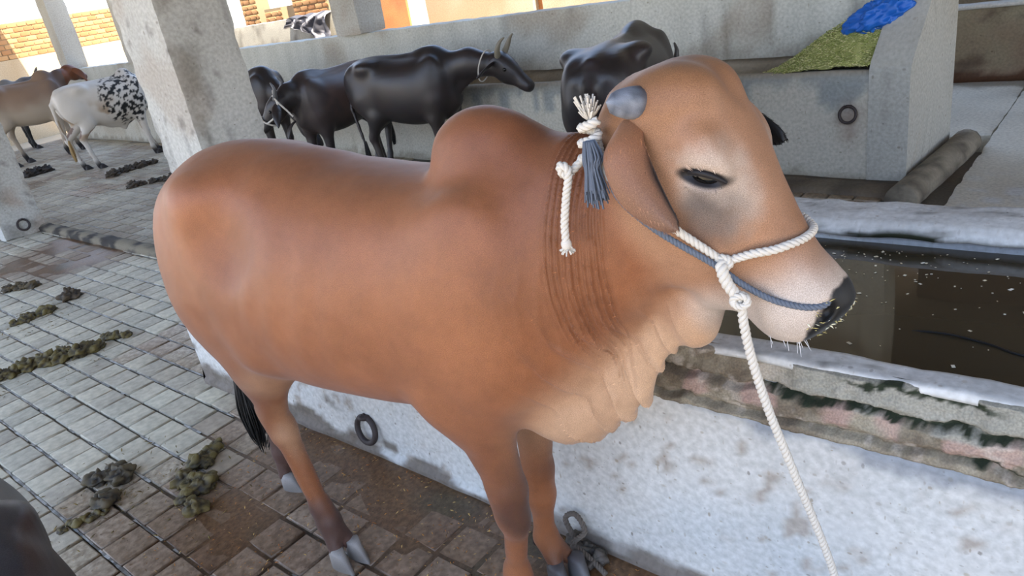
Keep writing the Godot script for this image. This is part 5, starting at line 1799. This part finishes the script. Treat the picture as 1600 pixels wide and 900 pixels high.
# ---------------------------------------------------------------- ropes
func build_halter() -> void:
	var base := head_pt(0.25, 0.0, 0.0)
	var o := thing("rope_halter", "white twisted rope halter knotted at the bull's cheek and nape", "halter", base)
	var near := 1.0
	var kn := head_pt(0.268, -0.018, 0.088)          # the knot on the cheek
	var nape := Vector3(-0.725, 1.40, -1.06)
	var sub := func(a: Array) -> Array:
		var out: Array = []
		for p in a: out.append(p - base)
		return out
	put("cheek_rope", rope(sub.call([nape, Vector3(-0.695, 1.365, -1.022), Vector3(-0.65, 1.325, -1.008), Vector3(-0.575, 1.268, -1.022), kn]), 0.0075, 0.03), M.rope_white, o)
	put("noseband", rope(sub.call([kn, head_pt(0.283, 0.03, 0.084), head_pt(0.297, 0.055, 0.072), head_pt(0.307, 0.074, 0.050), head_pt(0.314, 0.084, 0.02), head_pt(0.315, 0.083, -0.02), head_pt(0.307, 0.070, -0.052), head_pt(0.283, 0.04, -0.086), head_pt(0.27, -0.03, -0.088)]), 0.0075, 0.03), M.rope_white, o)
	put("chin_rope", rope(sub.call([kn, Vector3(-0.505, 1.195, -1.045), Vector3(-0.495, 1.165, -1.045), Vector3(-0.478, 1.135, -1.055)]), 0.0105, 0.03), M.rope_white, o)
	put("nape_rope", rope(sub.call([nape, Vector3(-0.715, 1.425, -1.085), Vector3(-0.70, 1.437, -1.13), Vector3(-0.695, 1.437, -1.18), Vector3(-0.69, 1.40, -1.25)]), 0.0075, 0.03), M.rope_white, o)
	# knots as short turns of rope
	for q in [[kn, 0.011, Vector3(0.3, 0.3, 1)], [Vector3(-0.478, 1.138, -1.05), 0.012, Vector3(0.5, 0.2, 1)]]:
		var pts: Array = []
		var ax: Vector3 = q[2].normalized()
		var u := ax.cross(Vector3.UP).normalized()
		var w := ax.cross(u)
		for i in 15:
			var a := i * 0.95
			pts.append(q[0] - base + (u * cos(a) + w * sin(a) * 0.8) * q[1] + ax * (0.006 * sin(a * 0.5) + 0.004))
		put("knot", rope(pts, 0.0065, 0.026, 5), M.rope_white, o)
	# big knot at the nape with a tuft, and the loose end hanging
	var top := Vector3(-0.722, 1.432, -1.035)
	var lump: Array = []
	for i in 20:
		var a := i * 1.05
		lump.append(top - base + Vector3(0.016 * cos(a) - 0.012 * (i / 20.0), 0.012 - 0.0045 * i, 0.012 * sin(a)))
	put("knot", rope(lump, 0.0085, 0.03, 5), M.rope_white, o)
	var tuft := Soup.new()
	for i in 70:
		var d := Vector3(rng.randf() - 0.5, rng.randf() * 0.9, rng.randf() - 0.5)
		var pts := curve([top - base + Vector3(0, 0.012, 0), top - base + Vector3(0, 0.018, 0) + d * 0.02, top - base + Vector3(0.0, 0.026, 0) + d * 0.034], 2)
		tuft.tube(pts, _same(pts.size(), 0.0017), 4)
	put("tuft", soup_mesh(tuft), M.rope_white, o)
	put("loose_end", rope(sub.call([Vector3(-0.735, 1.385, -1.03), Vector3(-0.765, 1.355, -1.005), Vector3(-0.772, 1.375, -1.0), Vector3(-0.755, 1.365, -1.0), Vector3(-0.765, 1.315, -0.995), Vector3(-0.772, 1.27, -0.99), Vector3(-0.773, 1.238, -0.988)]), 0.0078, 0.03), M.rope_white, o)
	var bob := Soup.new()
	bob.ball(Vector3(-0.773, 1.232, -0.988) - base, Vector3(0.010, 0.012, 0.010))
	bob.outward(0, Vector3(-0.773, 1.232, -0.988) - base)
	for i in 40:
		var d := Vector3(rng.randf() - 0.5, -rng.randf() * 0.7, rng.randf() - 0.5)
		var c := Vector3(-0.773, 1.228, -0.988) - base
		bob.tube(PackedVector3Array([c, c + d * 0.024]), _same(2, 0.0016), 4)
	put("whipped_end", soup_mesh(bob), M.rope_white, o)
	# grey nose rope with its tassel
	var g := thing("nose_rope", "thin grey rope from the bull's nostril to a frayed tassel at the nape", "rope", base)
	put("cord", rope(sub.call([Vector3(-0.70, 1.385, -1.035), Vector3(-0.665, 1.325, -1.005), Vector3(-0.60, 1.268, -1.008), Vector3(-0.52, 1.20, -1.046), Vector3(-0.48, 1.163, -1.062), Vector3(-0.44, 1.138, -1.072), Vector3(-0.405, 1.128, -1.078), Vector3(-0.378, 1.124, -1.086), Vector3(-0.36, 1.124, -1.10), Vector3(-0.355, 1.128, -1.115)]), 0.0058, 0.022), M.rope_grey, g)
	var ta := Soup.new()
	for i in 120:
		var a := rng.randf() * TAU
		var off := Vector3(cos(a), 0, sin(a)) * sqrt(rng.randf())
		var t0 := Vector3(-0.712, 1.415, -1.012)
		var y1 := 0.075 + 0.035 * rng.randf()
		var pts := curve([t0 + off * 0.010, t0 + off * 0.018 + Vector3(0.008, -y1 * 0.3, 0.006), t0 + off * 0.013 + Vector3(0.008, -y1 * 0.5, 0.012), t0 + off * 0.022 + Vector3(0.012, -y1, 0.014)], 3)
		for k in pts.size(): pts[k] -= base
		ta.tube(pts, _same(pts.size(), 0.0018), 4)
	put("tassel", soup_mesh(ta), M.rope_grey, g)
	# lead rope hanging from the chin to the ground in front of the trough
	var ld := rope([Vector3(-0.478, 1.135, -1.055), Vector3(-0.478, 1.09, -1.06), Vector3(-0.474, 1.03, -1.07), Vector3(-0.466, 0.96, -1.085), Vector3(-0.455, 0.88, -1.105), Vector3(-0.440, 0.79, -1.13), Vector3(-0.425, 0.70, -1.155), Vector3(-0.405, 0.58, -1.19), Vector3(-0.385, 0.46, -1.22), Vector3(-0.37, 0.33, -1.25), Vector3(-0.35, 0.18, -1.29), Vector3(-0.33, 0.03, -1.32), Vector3(-0.30, 0.012, -1.30), Vector3(-0.2, 0.012, -1.2), Vector3(0.0, 0.012, -1.15)], 0.0085, 0.034)
	tag(put("lead_rope", ld, M.rope_white), "white twisted lead rope hanging from the halter in front of the trough", "rope")

# ---------------------------------------------------------------- outside
func brick_face(o: Node3D, lo: Vector2, hi: Vector2, at: float, along_x: bool, w: float, h: float) -> void:
	# single bricks standing proud of a mortar face; lo and hi in (along, y)
	var row := 0
	var y := lo.y
	while y + h * 0.6 < hi.y:
		var u := lo.x - (w * 0.5 if row % 2 == 1 else 0.0)
		while u < hi.x - 0.02:
			var a := maxf(u, lo.x) + 0.008
			var b := minf(u + w, hi.x) - 0.008
			if b - a > 0.04:
				var s := Soup.new()
				var t := hsh(a * 3.0, y * 7.0)
				var c := lin(0.66, 0.46, 0.30).lerp(lin(0.76, 0.60, 0.42), t)
				var d := 0.012 + 0.012 * hsh(a, y, 2.0)
				if along_x:
					s.brick(Vector3(a, 0, y + 0.008), Vector3(b, d + 0.02, minf(y + h, hi.y) - 0.008), 0.008, c)
					for i in s.v.size(): s.v[i] = Vector3(s.v[i].x, s.v[i].z, at + s.v[i].y - 0.02)
				else:
					s.brick(Vector3(a, 0, y + 0.008), Vector3(b, d + 0.02, minf(y + h, hi.y) - 0.008), 0.008, c)
					for i in s.v.size(): s.v[i] = Vector3(at + s.v[i].y - 0.02, s.v[i].z, s.v[i].x)
				var mid := Vector3((a + b) * 0.5, y + h * 0.5, at - 0.1) if along_x else Vector3(at - 0.1, y + h * 0.5, (a + b) * 0.5)
				s.outward(0, mid)
				put("brick", soup_mesh(s), M.rubble, o)
			u += w
		y += h
		row += 1

func build_outside() -> void:
	var mortar := func(p: Vector3, _n: Vector3) -> Color: return lin(0.62, 0.54, 0.42)
	var cream := func(p: Vector3, _n: Vector3) -> Color: return lin(0.78, 0.72, 0.62).lerp(lin(0.70, 0.62, 0.50), clampf(0.5 + nz(p, 0.9), 0, 1))
	var o := thing("boundary_wall", "sunlit brick boundary wall beyond the shed's left end", "wall", Vector3(-22, -0.3, -8))
	put("mortar", gbox(Vector3(-0.3, 0, -4.0), Vector3(0, 2.82, 4.0), 0.6, mortar, 0.0), M.rubble, o)
	put("plaster_band", gbox(Vector3(0, 0, -4.0), Vector3(0.03, 1.98, 4.0), 0.3, cream, 0.003), M.plaster, o)
	brick_face(o, Vector2(-2.6, 1.98), Vector2(2.6, 2.82), 0.0, false, 0.23, 0.12)
	var k := 0
	var piers := [[-14.75, -14.2, 2.9, "narrow sunlit brick pier nearest the thick pillar"], [-13.98, -13.4, 2.05, "short sunlit brick pier beyond the parapet"], [-12.98, -11.9, 2.9, "wide sunlit brick pier behind the hanging cloth"]]
	for q in piers:
		var px: float = (q[0] + q[1]) * 0.5
		var hw: float = (q[1] - q[0]) * 0.5
		var pr := thing("brick_pier", q[3], "pier", Vector3(px, -0.3, -9.2), 0.0, "brick piers outside")
		put("mortar", gbox(Vector3(-hw, 0, -0.3), Vector3(hw, q[2], 0), 0.5, mortar, 0.0), M.rubble, pr)
		brick_face(pr, Vector2(-hw, 1.7), Vector2(hw, q[2]), 0.0, true, 0.23, 0.10)
		k += 1
	var lw := thing("plaster_wall", "low weathered white wall outside with a cloth over it", "wall", Vector3(-12.3, -0.3, -8.1))
	put("wall_face", gbox(Vector3(-2.4, 0, -0.2), Vector3(2.05, 1.83, 0), 0.08, func(p: Vector3, _n: Vector3) -> Color: return lin(0.72, 0.70, 0.66).lerp(lin(0.42, 0.40, 0.37), smoothstep(-0.1, 0.6, nz(p * Vector3(1, 0.6, 1), 2.2)) * 0.8), 0.004, 3.0, 0.01), M.plaster, lw)
	# the cloth: hangs down the near side in folds
	var s := Soup.new()
	var nu := 40
	var nv := 24
	for j in nv + 1:
		for i in nu + 1:
			var u := float(i) / nu
			var v := float(j) / nv
			var x := lerpf(-11.62, -10.45, u) + 0.05 * sin(v * 5.0 + u * 3.0)
			var drop := (0.18 + 0.30 * smoothstep(0.1, 0.95, u)) * v
			var fold := 0.035 * sin(u * 26.0 + 3.0 * v + 2.0 * nz(Vector3(u, v, 0), 1.5)) * smoothstep(0.0, 0.3, v)
			var p := Vector3(x, 1.56 - drop + 0.01 * sin(u * 20.0), -8.06 + 0.03 * v + fold + 0.04)
			if v < 0.12: p.z -= (0.12 - v) * 1.4
			s.add(p, lin(0.26, 0.26, 0.30).lerp(lin(0.72, 0.71, 0.74), smoothstep(0.1, 0.5, nz(Vector3(u * 2.0, v * 0.7, 4), 2.0))))
	for j in nv:
		for i in nu:
			var a := j * (nu + 1) + i
			s.quad(a, a + 1, a + nu + 2, a + nu + 1)
	tag(put("hanging_cloth", soup_mesh(s), M.cloth), "crumpled dark grey and white cloth hung over the low outer wall", "cloth")
	var pw := thing("outer_building", "pale cream sunlit building wall beyond the parapet", "building", Vector3(-6.5, -0.3, -10.6))
	put("wall_face", gbox(Vector3(-4.3, 0, -0.2), Vector3(-1.75, 4.0, 0), 0.25, cream, 0.003), M.plaster, pw)
	put("wall_face", gbox(Vector3(-1.55, 0, -0.2), Vector3(4.5, 4.0, 0), 0.25, cream, 0.003), M.plaster, pw)
	put("corner_post", gbox(Vector3(-1.75, 0, -0.5), Vector3(-1.55, 4.0, -0.15), 0.5, func(p: Vector3, _n: Vector3) -> Color: return lin(0.72, 0.48, 0.28), 0.0), M.plaster, pw)
	var os := thing("orange_sheet", "orange rusty metal sheet leaning outside behind the parapet", "sheet", Vector3(-11.4, -0.3, -10.1))
	for q in [[-0.75, -0.40], [-0.22, 0.60]]:
		put("panel", gbox(Vector3(q[0], 0, -0.05), Vector3(q[1], 1.95, 0), 0.12, func(p: Vector3, _n: Vector3) -> Color: return lin(0.82, 0.56, 0.36).lerp(lin(0.72, 0.48, 0.32), clampf(0.5 + nz(p, 2.0), 0, 1)), 0.006, 2.0), M.plaster, os)

# ---------------------------------------------------------------- dung, fodder and other small things
func heap(called: String, label: String, lumps: Array, dark: Color, light: Color, group := "") -> void:
	var c0: Vector3 = lumps[0][0]
	var base := Vector3(c0.x, 0, c0.z)
	var s := Soup.new()
	for l in lumps:
		var t0 := s.t.size()
		var i0 := s.v.size()
		var r: float = l[1]
		var c: Vector3 = l[0] - base
		s.ball(c, Vector3(r, r * 0.62, r), Basis(Vector3.UP, hsh(c.x, c.z) * 6.0), Color.WHITE, 26, 18)
		s.outward(t0, c)
		for i in range(i0, s.v.size()):
			var d := (s.v[i] - c).normalized()
			var q := s.v[i] + base
			var n1 := absf(nz(q + Vector3(0, 3, 0), 12.0))
			var n2 := nz(q, 32.0)
			s.v[i] += d * r * (0.55 * n1 - 0.2 + 0.16 * n2)
			if s.v[i].y < 0.0: s.v[i].y = 0.0
			s.c[i] = dark.lerp(light, clampf(0.1 + 1.5 * n1 + 0.5 * n2, 0, 1))
	tag(put(called, soup_mesh(s), M.dung, null, base), label, "dung", group)

func lumps_along(a: Vector3, b: Vector3, n: int, r0: float, r1: float, spread: float) -> Array:
	var out: Array = []
	for i in n:
		var t := (i + 0.5) / n
		var r := lerpf(r0, r1, rng.randf())
		out.append([a.lerp(b, t) + Vector3(rng.randf() - 0.5, 0, rng.randf() - 0.5) * spread + Vector3(0, r * 0.3, 0), r])
	return out

func scraps(called: String, label: String, category: String, count: int, place: Callable, size: float, cols: Array) -> void:
	var s := Soup.new()
	for i in count:
		var p: Vector3 = place.call()
		var a := rng.randf() * TAU
		var tilt := (rng.randf() - 0.5) * 0.9
		var l := size * (0.4 + rng.randf())
		var u := Vector3(cos(a) * cos(tilt), sin(tilt), sin(a) * cos(tilt)) * l
		var v := Vector3(-sin(a), 0.3, cos(a)) * l * 0.22
		var w := Vector3(0, 1, 0) * l * 0.12
		var c: Color = cols[rng.randi() % cols.size()]
		var k := s.v.size()
		for q in [u, v + w, -u, -v + w, -w]: s.add(p + q, c)
		for f in [[0, 1, 3], [1, 2, 3], [0, 3, 4], [0, 4, 1], [2, 4, 3], [2, 1, 4]]: s.tri(k + f[0], k + f[1], k + f[2])
	tag(put(called, soup_mesh(s), M.fodder), label, category, "", "stuff")

func build_small_things() -> void:
	var dk := lin(0.17, 0.14, 0.10)
	var ol := lin(0.42, 0.36, 0.18)
	heap("dung_heap", "long olive green heap of dung at the left edge of the floor", lumps_along(Vector3(-4.97, 0, -0.93), Vector3(-4.78, 0, -1.30), 11, 0.045, 0.075, 0.10) + lumps_along(Vector3(-4.98, 0, -0.70), Vector3(-4.95, 0, -0.95), 5, 0.05, 0.07, 0.06), dk, ol)
	heap("dung_heap", "large olive dung heap nearest the bull's hind hoof", lumps_along(Vector3(-2.66, 0, -0.80), Vector3(-2.84, 0, -0.97), 11, 0.035, 0.058, 0.15) + lumps_along(Vector3(-2.86, 0, -0.96), Vector3(-2.96, 0, -1.12), 5, 0.022, 0.036, 0.05), dk, ol)
	heap("dung_heap", "dark rounded dung heap left of the large olive one", lumps_along(Vector3(-3.12, 0, -0.78), Vector3(-3.24, 0, -0.70), 4, 0.045, 0.06, 0.04) + lumps_along(Vector3(-3.02, 0, -0.66), Vector3(-3.06, 0, -0.62), 3, 0.04, 0.055, 0.03), lin(0.13, 0.11, 0.09), lin(0.34, 0.29, 0.19))
	heap("dung_smear", "thin smear of dung running towards the dark calf", lumps_along(Vector3(-2.98, 0, -0.62), Vector3(-3.04, 0, -0.46), 7, 0.018, 0.03, 0.03), dk, ol)
	heap("dung_pat", "small flat dung pat lying alone on pale bricks at the left", lumps_along(Vector3(-6.90, 0, -1.48), Vector3(-6.72, 0, -1.62), 4, 0.05, 0.06, 0.03), dk, lin(0.36, 0.30, 0.18))
	heap("dung_pat", "olive dung pat between the long heap and the lone small pat", lumps_along(Vector3(-5.95, 0, -1.26), Vector3(-5.85, 0, -1.46), 7, 0.035, 0.055, 0.12), dk, ol)
	heap("dung_pat", "pointed brown dung lump on the pale bricks before the kerb", lumps_along(Vector3(-6.02, 0, -1.64), Vector3(-6.0, 0, -1.68), 2, 0.06, 0.075, 0.02), dk, lin(0.36, 0.29, 0.19))
	heap("dung_pat", "scattered dung lumps in front of the trough's end", lumps_along(Vector3(-4.88, 0, -1.42), Vector3(-4.74, 0, -1.50), 6, 0.03, 0.04, 0.04), dk, ol)
	heap("dung_pat", "dark dung trail behind the spotted cow's hooves", lumps_along(Vector3(-10.9, 0, -4.05), Vector3(-10.9, 0, -4.75), 8, 0.06, 0.09, 0.1), dk, lin(0.30, 0.25, 0.18))
	heap("dung_pat", "dark dung trail on the floor left of the thick pillar", lumps_along(Vector3(-9.6, 0, -3.7), Vector3(-9.2, 0, -4.3), 9, 0.05, 0.09, 0.12), dk, lin(0.30, 0.25, 0.18))
	heap("dung_pat", "black dung pat beside the pillar with the ring", lumps_along(Vector3(-13.2, 0, -3.75), Vector3(-13.2, 0, -4.05), 4, 0.09, 0.12, 0.1), lin(0.10, 0.09, 0.08), lin(0.22, 0.18, 0.14))
	# knotted dark rope and mud at the foot of the trough
	heap("mud_clod", "dark muddy clod at the trough foot beside the front hoof", lumps_along(Vector3(-1.22, 0.03, -1.372), Vector3(-1.10, 0.0, -1.36), 5, 0.025, 0.04, 0.03), lin(0.12, 0.11, 0.10), lin(0.34, 0.31, 0.27))
	tag(put("tether_rope", rope([Vector3(-1.20, 0.05, -1.36), Vector3(-1.24, 0.10, -1.375), Vector3(-1.20, 0.13, -1.38), Vector3(-1.16, 0.09, -1.365), Vector3(-1.19, 0.05, -1.34), Vector3(-1.13, 0.03, -1.33), Vector3(-1.06, 0.015, -1.31)], 0.009, 0.035), M.rope_mud), "muddy stub of tether rope looped at the trough foot", "rope")
	var straw := [lin(0.72, 0.50, 0.24), lin(0.66, 0.42, 0.2), lin(0.80, 0.66, 0.40), lin(0.5, 0.36, 0.2)]
	scraps("straw_crumbs", "orange crumbs of feed strewn over the wet floor by the bull", "crumbs", 1100, func() -> Vector3: return Vector3(-2.7 + 1.9 * rng.randf(), 0.006, -1.38 + 0.85 * pow(rng.randf(), 1.3)), 0.007, straw)
	scraps("dung_crumbs", "olive crumbs of dung strewn around the heaps", "crumbs", 420, func() -> Vector3:
		var c: Vector3 = [Vector3(-2.8, 0.005, -0.92), Vector3(-4.85, 0.005, -1.1), Vector3(-3.05, 0.005, -0.7), Vector3(-5.9, 0.005, -1.4)][rng.randi() % 4]
		var a := rng.randf() * TAU
		return c + Vector3(cos(a), 0, sin(a)) * 0.42 * rng.randf(), 0.011, [ol, lin(0.35, 0.28, 0.15), lin(0.5, 0.42, 0.22)])
	# chaff sticking to the wet nose
	scraps("nose_chaff", "pale bits of chaff stuck to the bull's wet black nose", "chaff", 70, func() -> Vector3:
		var t := lerpf(-0.005, 0.072, rng.randf())
		var w := lerpf(-0.03, 0.056, rng.randf())
		return bull_field.onto(head_pt(0.452, t, w) if absf(w) < 0.03 else head_pt(lerpf(0.425, 0.445, rng.randf()), t, 0.06)), 0.0055, [lin(0.88, 0.82, 0.55), lin(0.80, 0.72, 0.45), lin(0.92, 0.90, 0.78)])
	# fodder on the feeding trough
	var b := back()
	var hgt := func(x: float, z: float) -> float: return 0.69 + 0.30 * smoothstep(-1.0, -0.25, x) * smoothstep(0.06, -0.40, z) + 0.05 * smoothstep(-1.1, -0.5, x)
	var m := Soup.new()
	for j in 21:
		for i in 41:
			var x := lerpf(-1.15, -0.15, i / 40.0)
			var z := lerpf(-0.03, -0.41, j / 20.0)
			m.add(b * Vector3(x, hgt.call(x, z) + 0.012 * nz(Vector3(x, 0, z), 9.0), z), lin(0.70, 0.70, 0.44).lerp(lin(0.56, 0.58, 0.32), hsh(i, j)))
	for j in 20:
		for i in 40:
			var a := j * 41 + i
			m.quad(a, a + 1, a + 42, a + 41)
	m.outward(0, b * Vector3(-0.6, -9, -0.2))
	var mound := put("fodder_heap", soup_mesh(m), M.fodder)
	tag(mound, "heap of chopped green fodder in the corner of the feeding trough", "fodder", "", "stuff")
	scraps("chopped_fodder", "loose chopped green stalks on top of the fodder heap", "fodder", 4200, func() -> Vector3:
		var x := lerpf(-1.2, -0.16, pow(rng.randf(), 0.75))
		var z := lerpf(-0.02, -0.395, rng.randf())
		return b * Vector3(x, hgt.call(x, z) + 0.006 + 0.012 * rng.randf(), z), 0.014, [lin(0.86, 0.85, 0.58), lin(0.74, 0.77, 0.44), lin(0.92, 0.90, 0.68), lin(0.58, 0.62, 0.32)])
	# crumpled blue plastic on the heap
	var bag := Soup.new()
	var bc := b * Vector3(-0.205, 1.03, -0.31)
	bag.ball(Vector3.ZERO, Vector3(0.215, 0.085, 0.115), Basis.from_euler(Vector3(0, 0.1, 0.35)), Color.WHITE, 72, 44)
	bag.outward(0, Vector3.ZERO)
	for i in bag.v.size():
		var p := bag.v[i]
		var d := p.normalized()
		var r1 := 1.0 - absf(nz(p * Vector3(1, 1.8, 1.4) + Vector3(3, 0, 0), 5.0)) * 1.6
		var r2 := 1.0 - absf(nz(p * Vector3(1, 2.2, 1) + Vector3(0, 5, 0), 11.0)) * 1.6
		bag.v[i] = p + d * (0.035 * r1 + 0.014 * r2 - 0.02)
	tag(put("blue_bag", soup_mesh(bag), M.tarp, null, bc), "crumpled bright blue plastic bag lying on the fodder heap", "bag")
	# rope halter on the rusty buffalo
	var hh := thing("rope_halter", "pale rope halter on the brownish black buffalo's head", "halter", Vector3(-6.6, 0.85, -4.0))
	buffalo_halter(hh)
	# thin neck cord on the feeding buffalo
	var t4 := Transform3D(Basis(Vector3.UP, deg_to_rad(10)), Vector3(-5.22, 0, -4.72))
	var ring: Array = []
	for i in 17:
		var a := TAU * i / 16
		ring.append(t4 * (Vector3(0.88 + 0.05 * cos(a), 1.03 + 0.135 * cos(a), 0.112 * sin(a)) * 0.95))
	tag(put("neck_cord", rope(ring, 0.006, 0.03, 4), M.rope_white), "thin pale cord around the neck of the feeding buffalo", "cord")

func buffalo_halter(o: Node3D) -> void:
	# local axes of that buffalo: see build_herd
	var bs := Basis(Vector3.UP, deg_to_rad(-90)).scaled(Vector3.ONE * 0.9)
	var at := Vector3(-6.3, 0, -4.68)
	var poll := Vector3(0.72, 1.06, 0.02)
	var face := Vector3(0.42, -0.68, 0.60).normalized()
	var up := Vector3(0.4, 0.6, 0.4)
	up = (up - face * up.dot(face)).normalized()
	var side := face.cross(up).normalized()
	var q := func(s: float, t: float, w: float) -> Vector3: return at + bs * (poll + face * s + up * t + side * w) - o.position
	var ring: Array = []
	for i in 13:
		var a := TAU * i / 12
		ring.append(q.call(0.27 + 0.02 * cos(a), -0.055 + 0.093 * cos(a), 0.088 * sin(a)))
	put("noseband", rope(ring, 0.009, 0.05, 4), M.rope_white, o)
	for sd in [1.0, -1.0]:
		put("cheek_rope", rope([q.call(0.27, -0.06, 0.09 * sd), q.call(0.15, -0.09, 0.115 * sd), q.call(0.03, -0.06, 0.115 * sd), q.call(-0.03, 0.03, 0.08 * sd), q.call(-0.04, 0.07, 0.0)], 0.009, 0.05, 5), M.rope_white, o)
		put("loose_end", rope([q.call(-0.03, 0.04, 0.10 * sd), q.call(-0.02, -0.04, 0.15 * sd), q.call(0.0, -0.16, 0.15 * sd), q.call(0.02, -0.24, 0.14 * sd)], 0.009, 0.05, 5), M.rope_white, o)
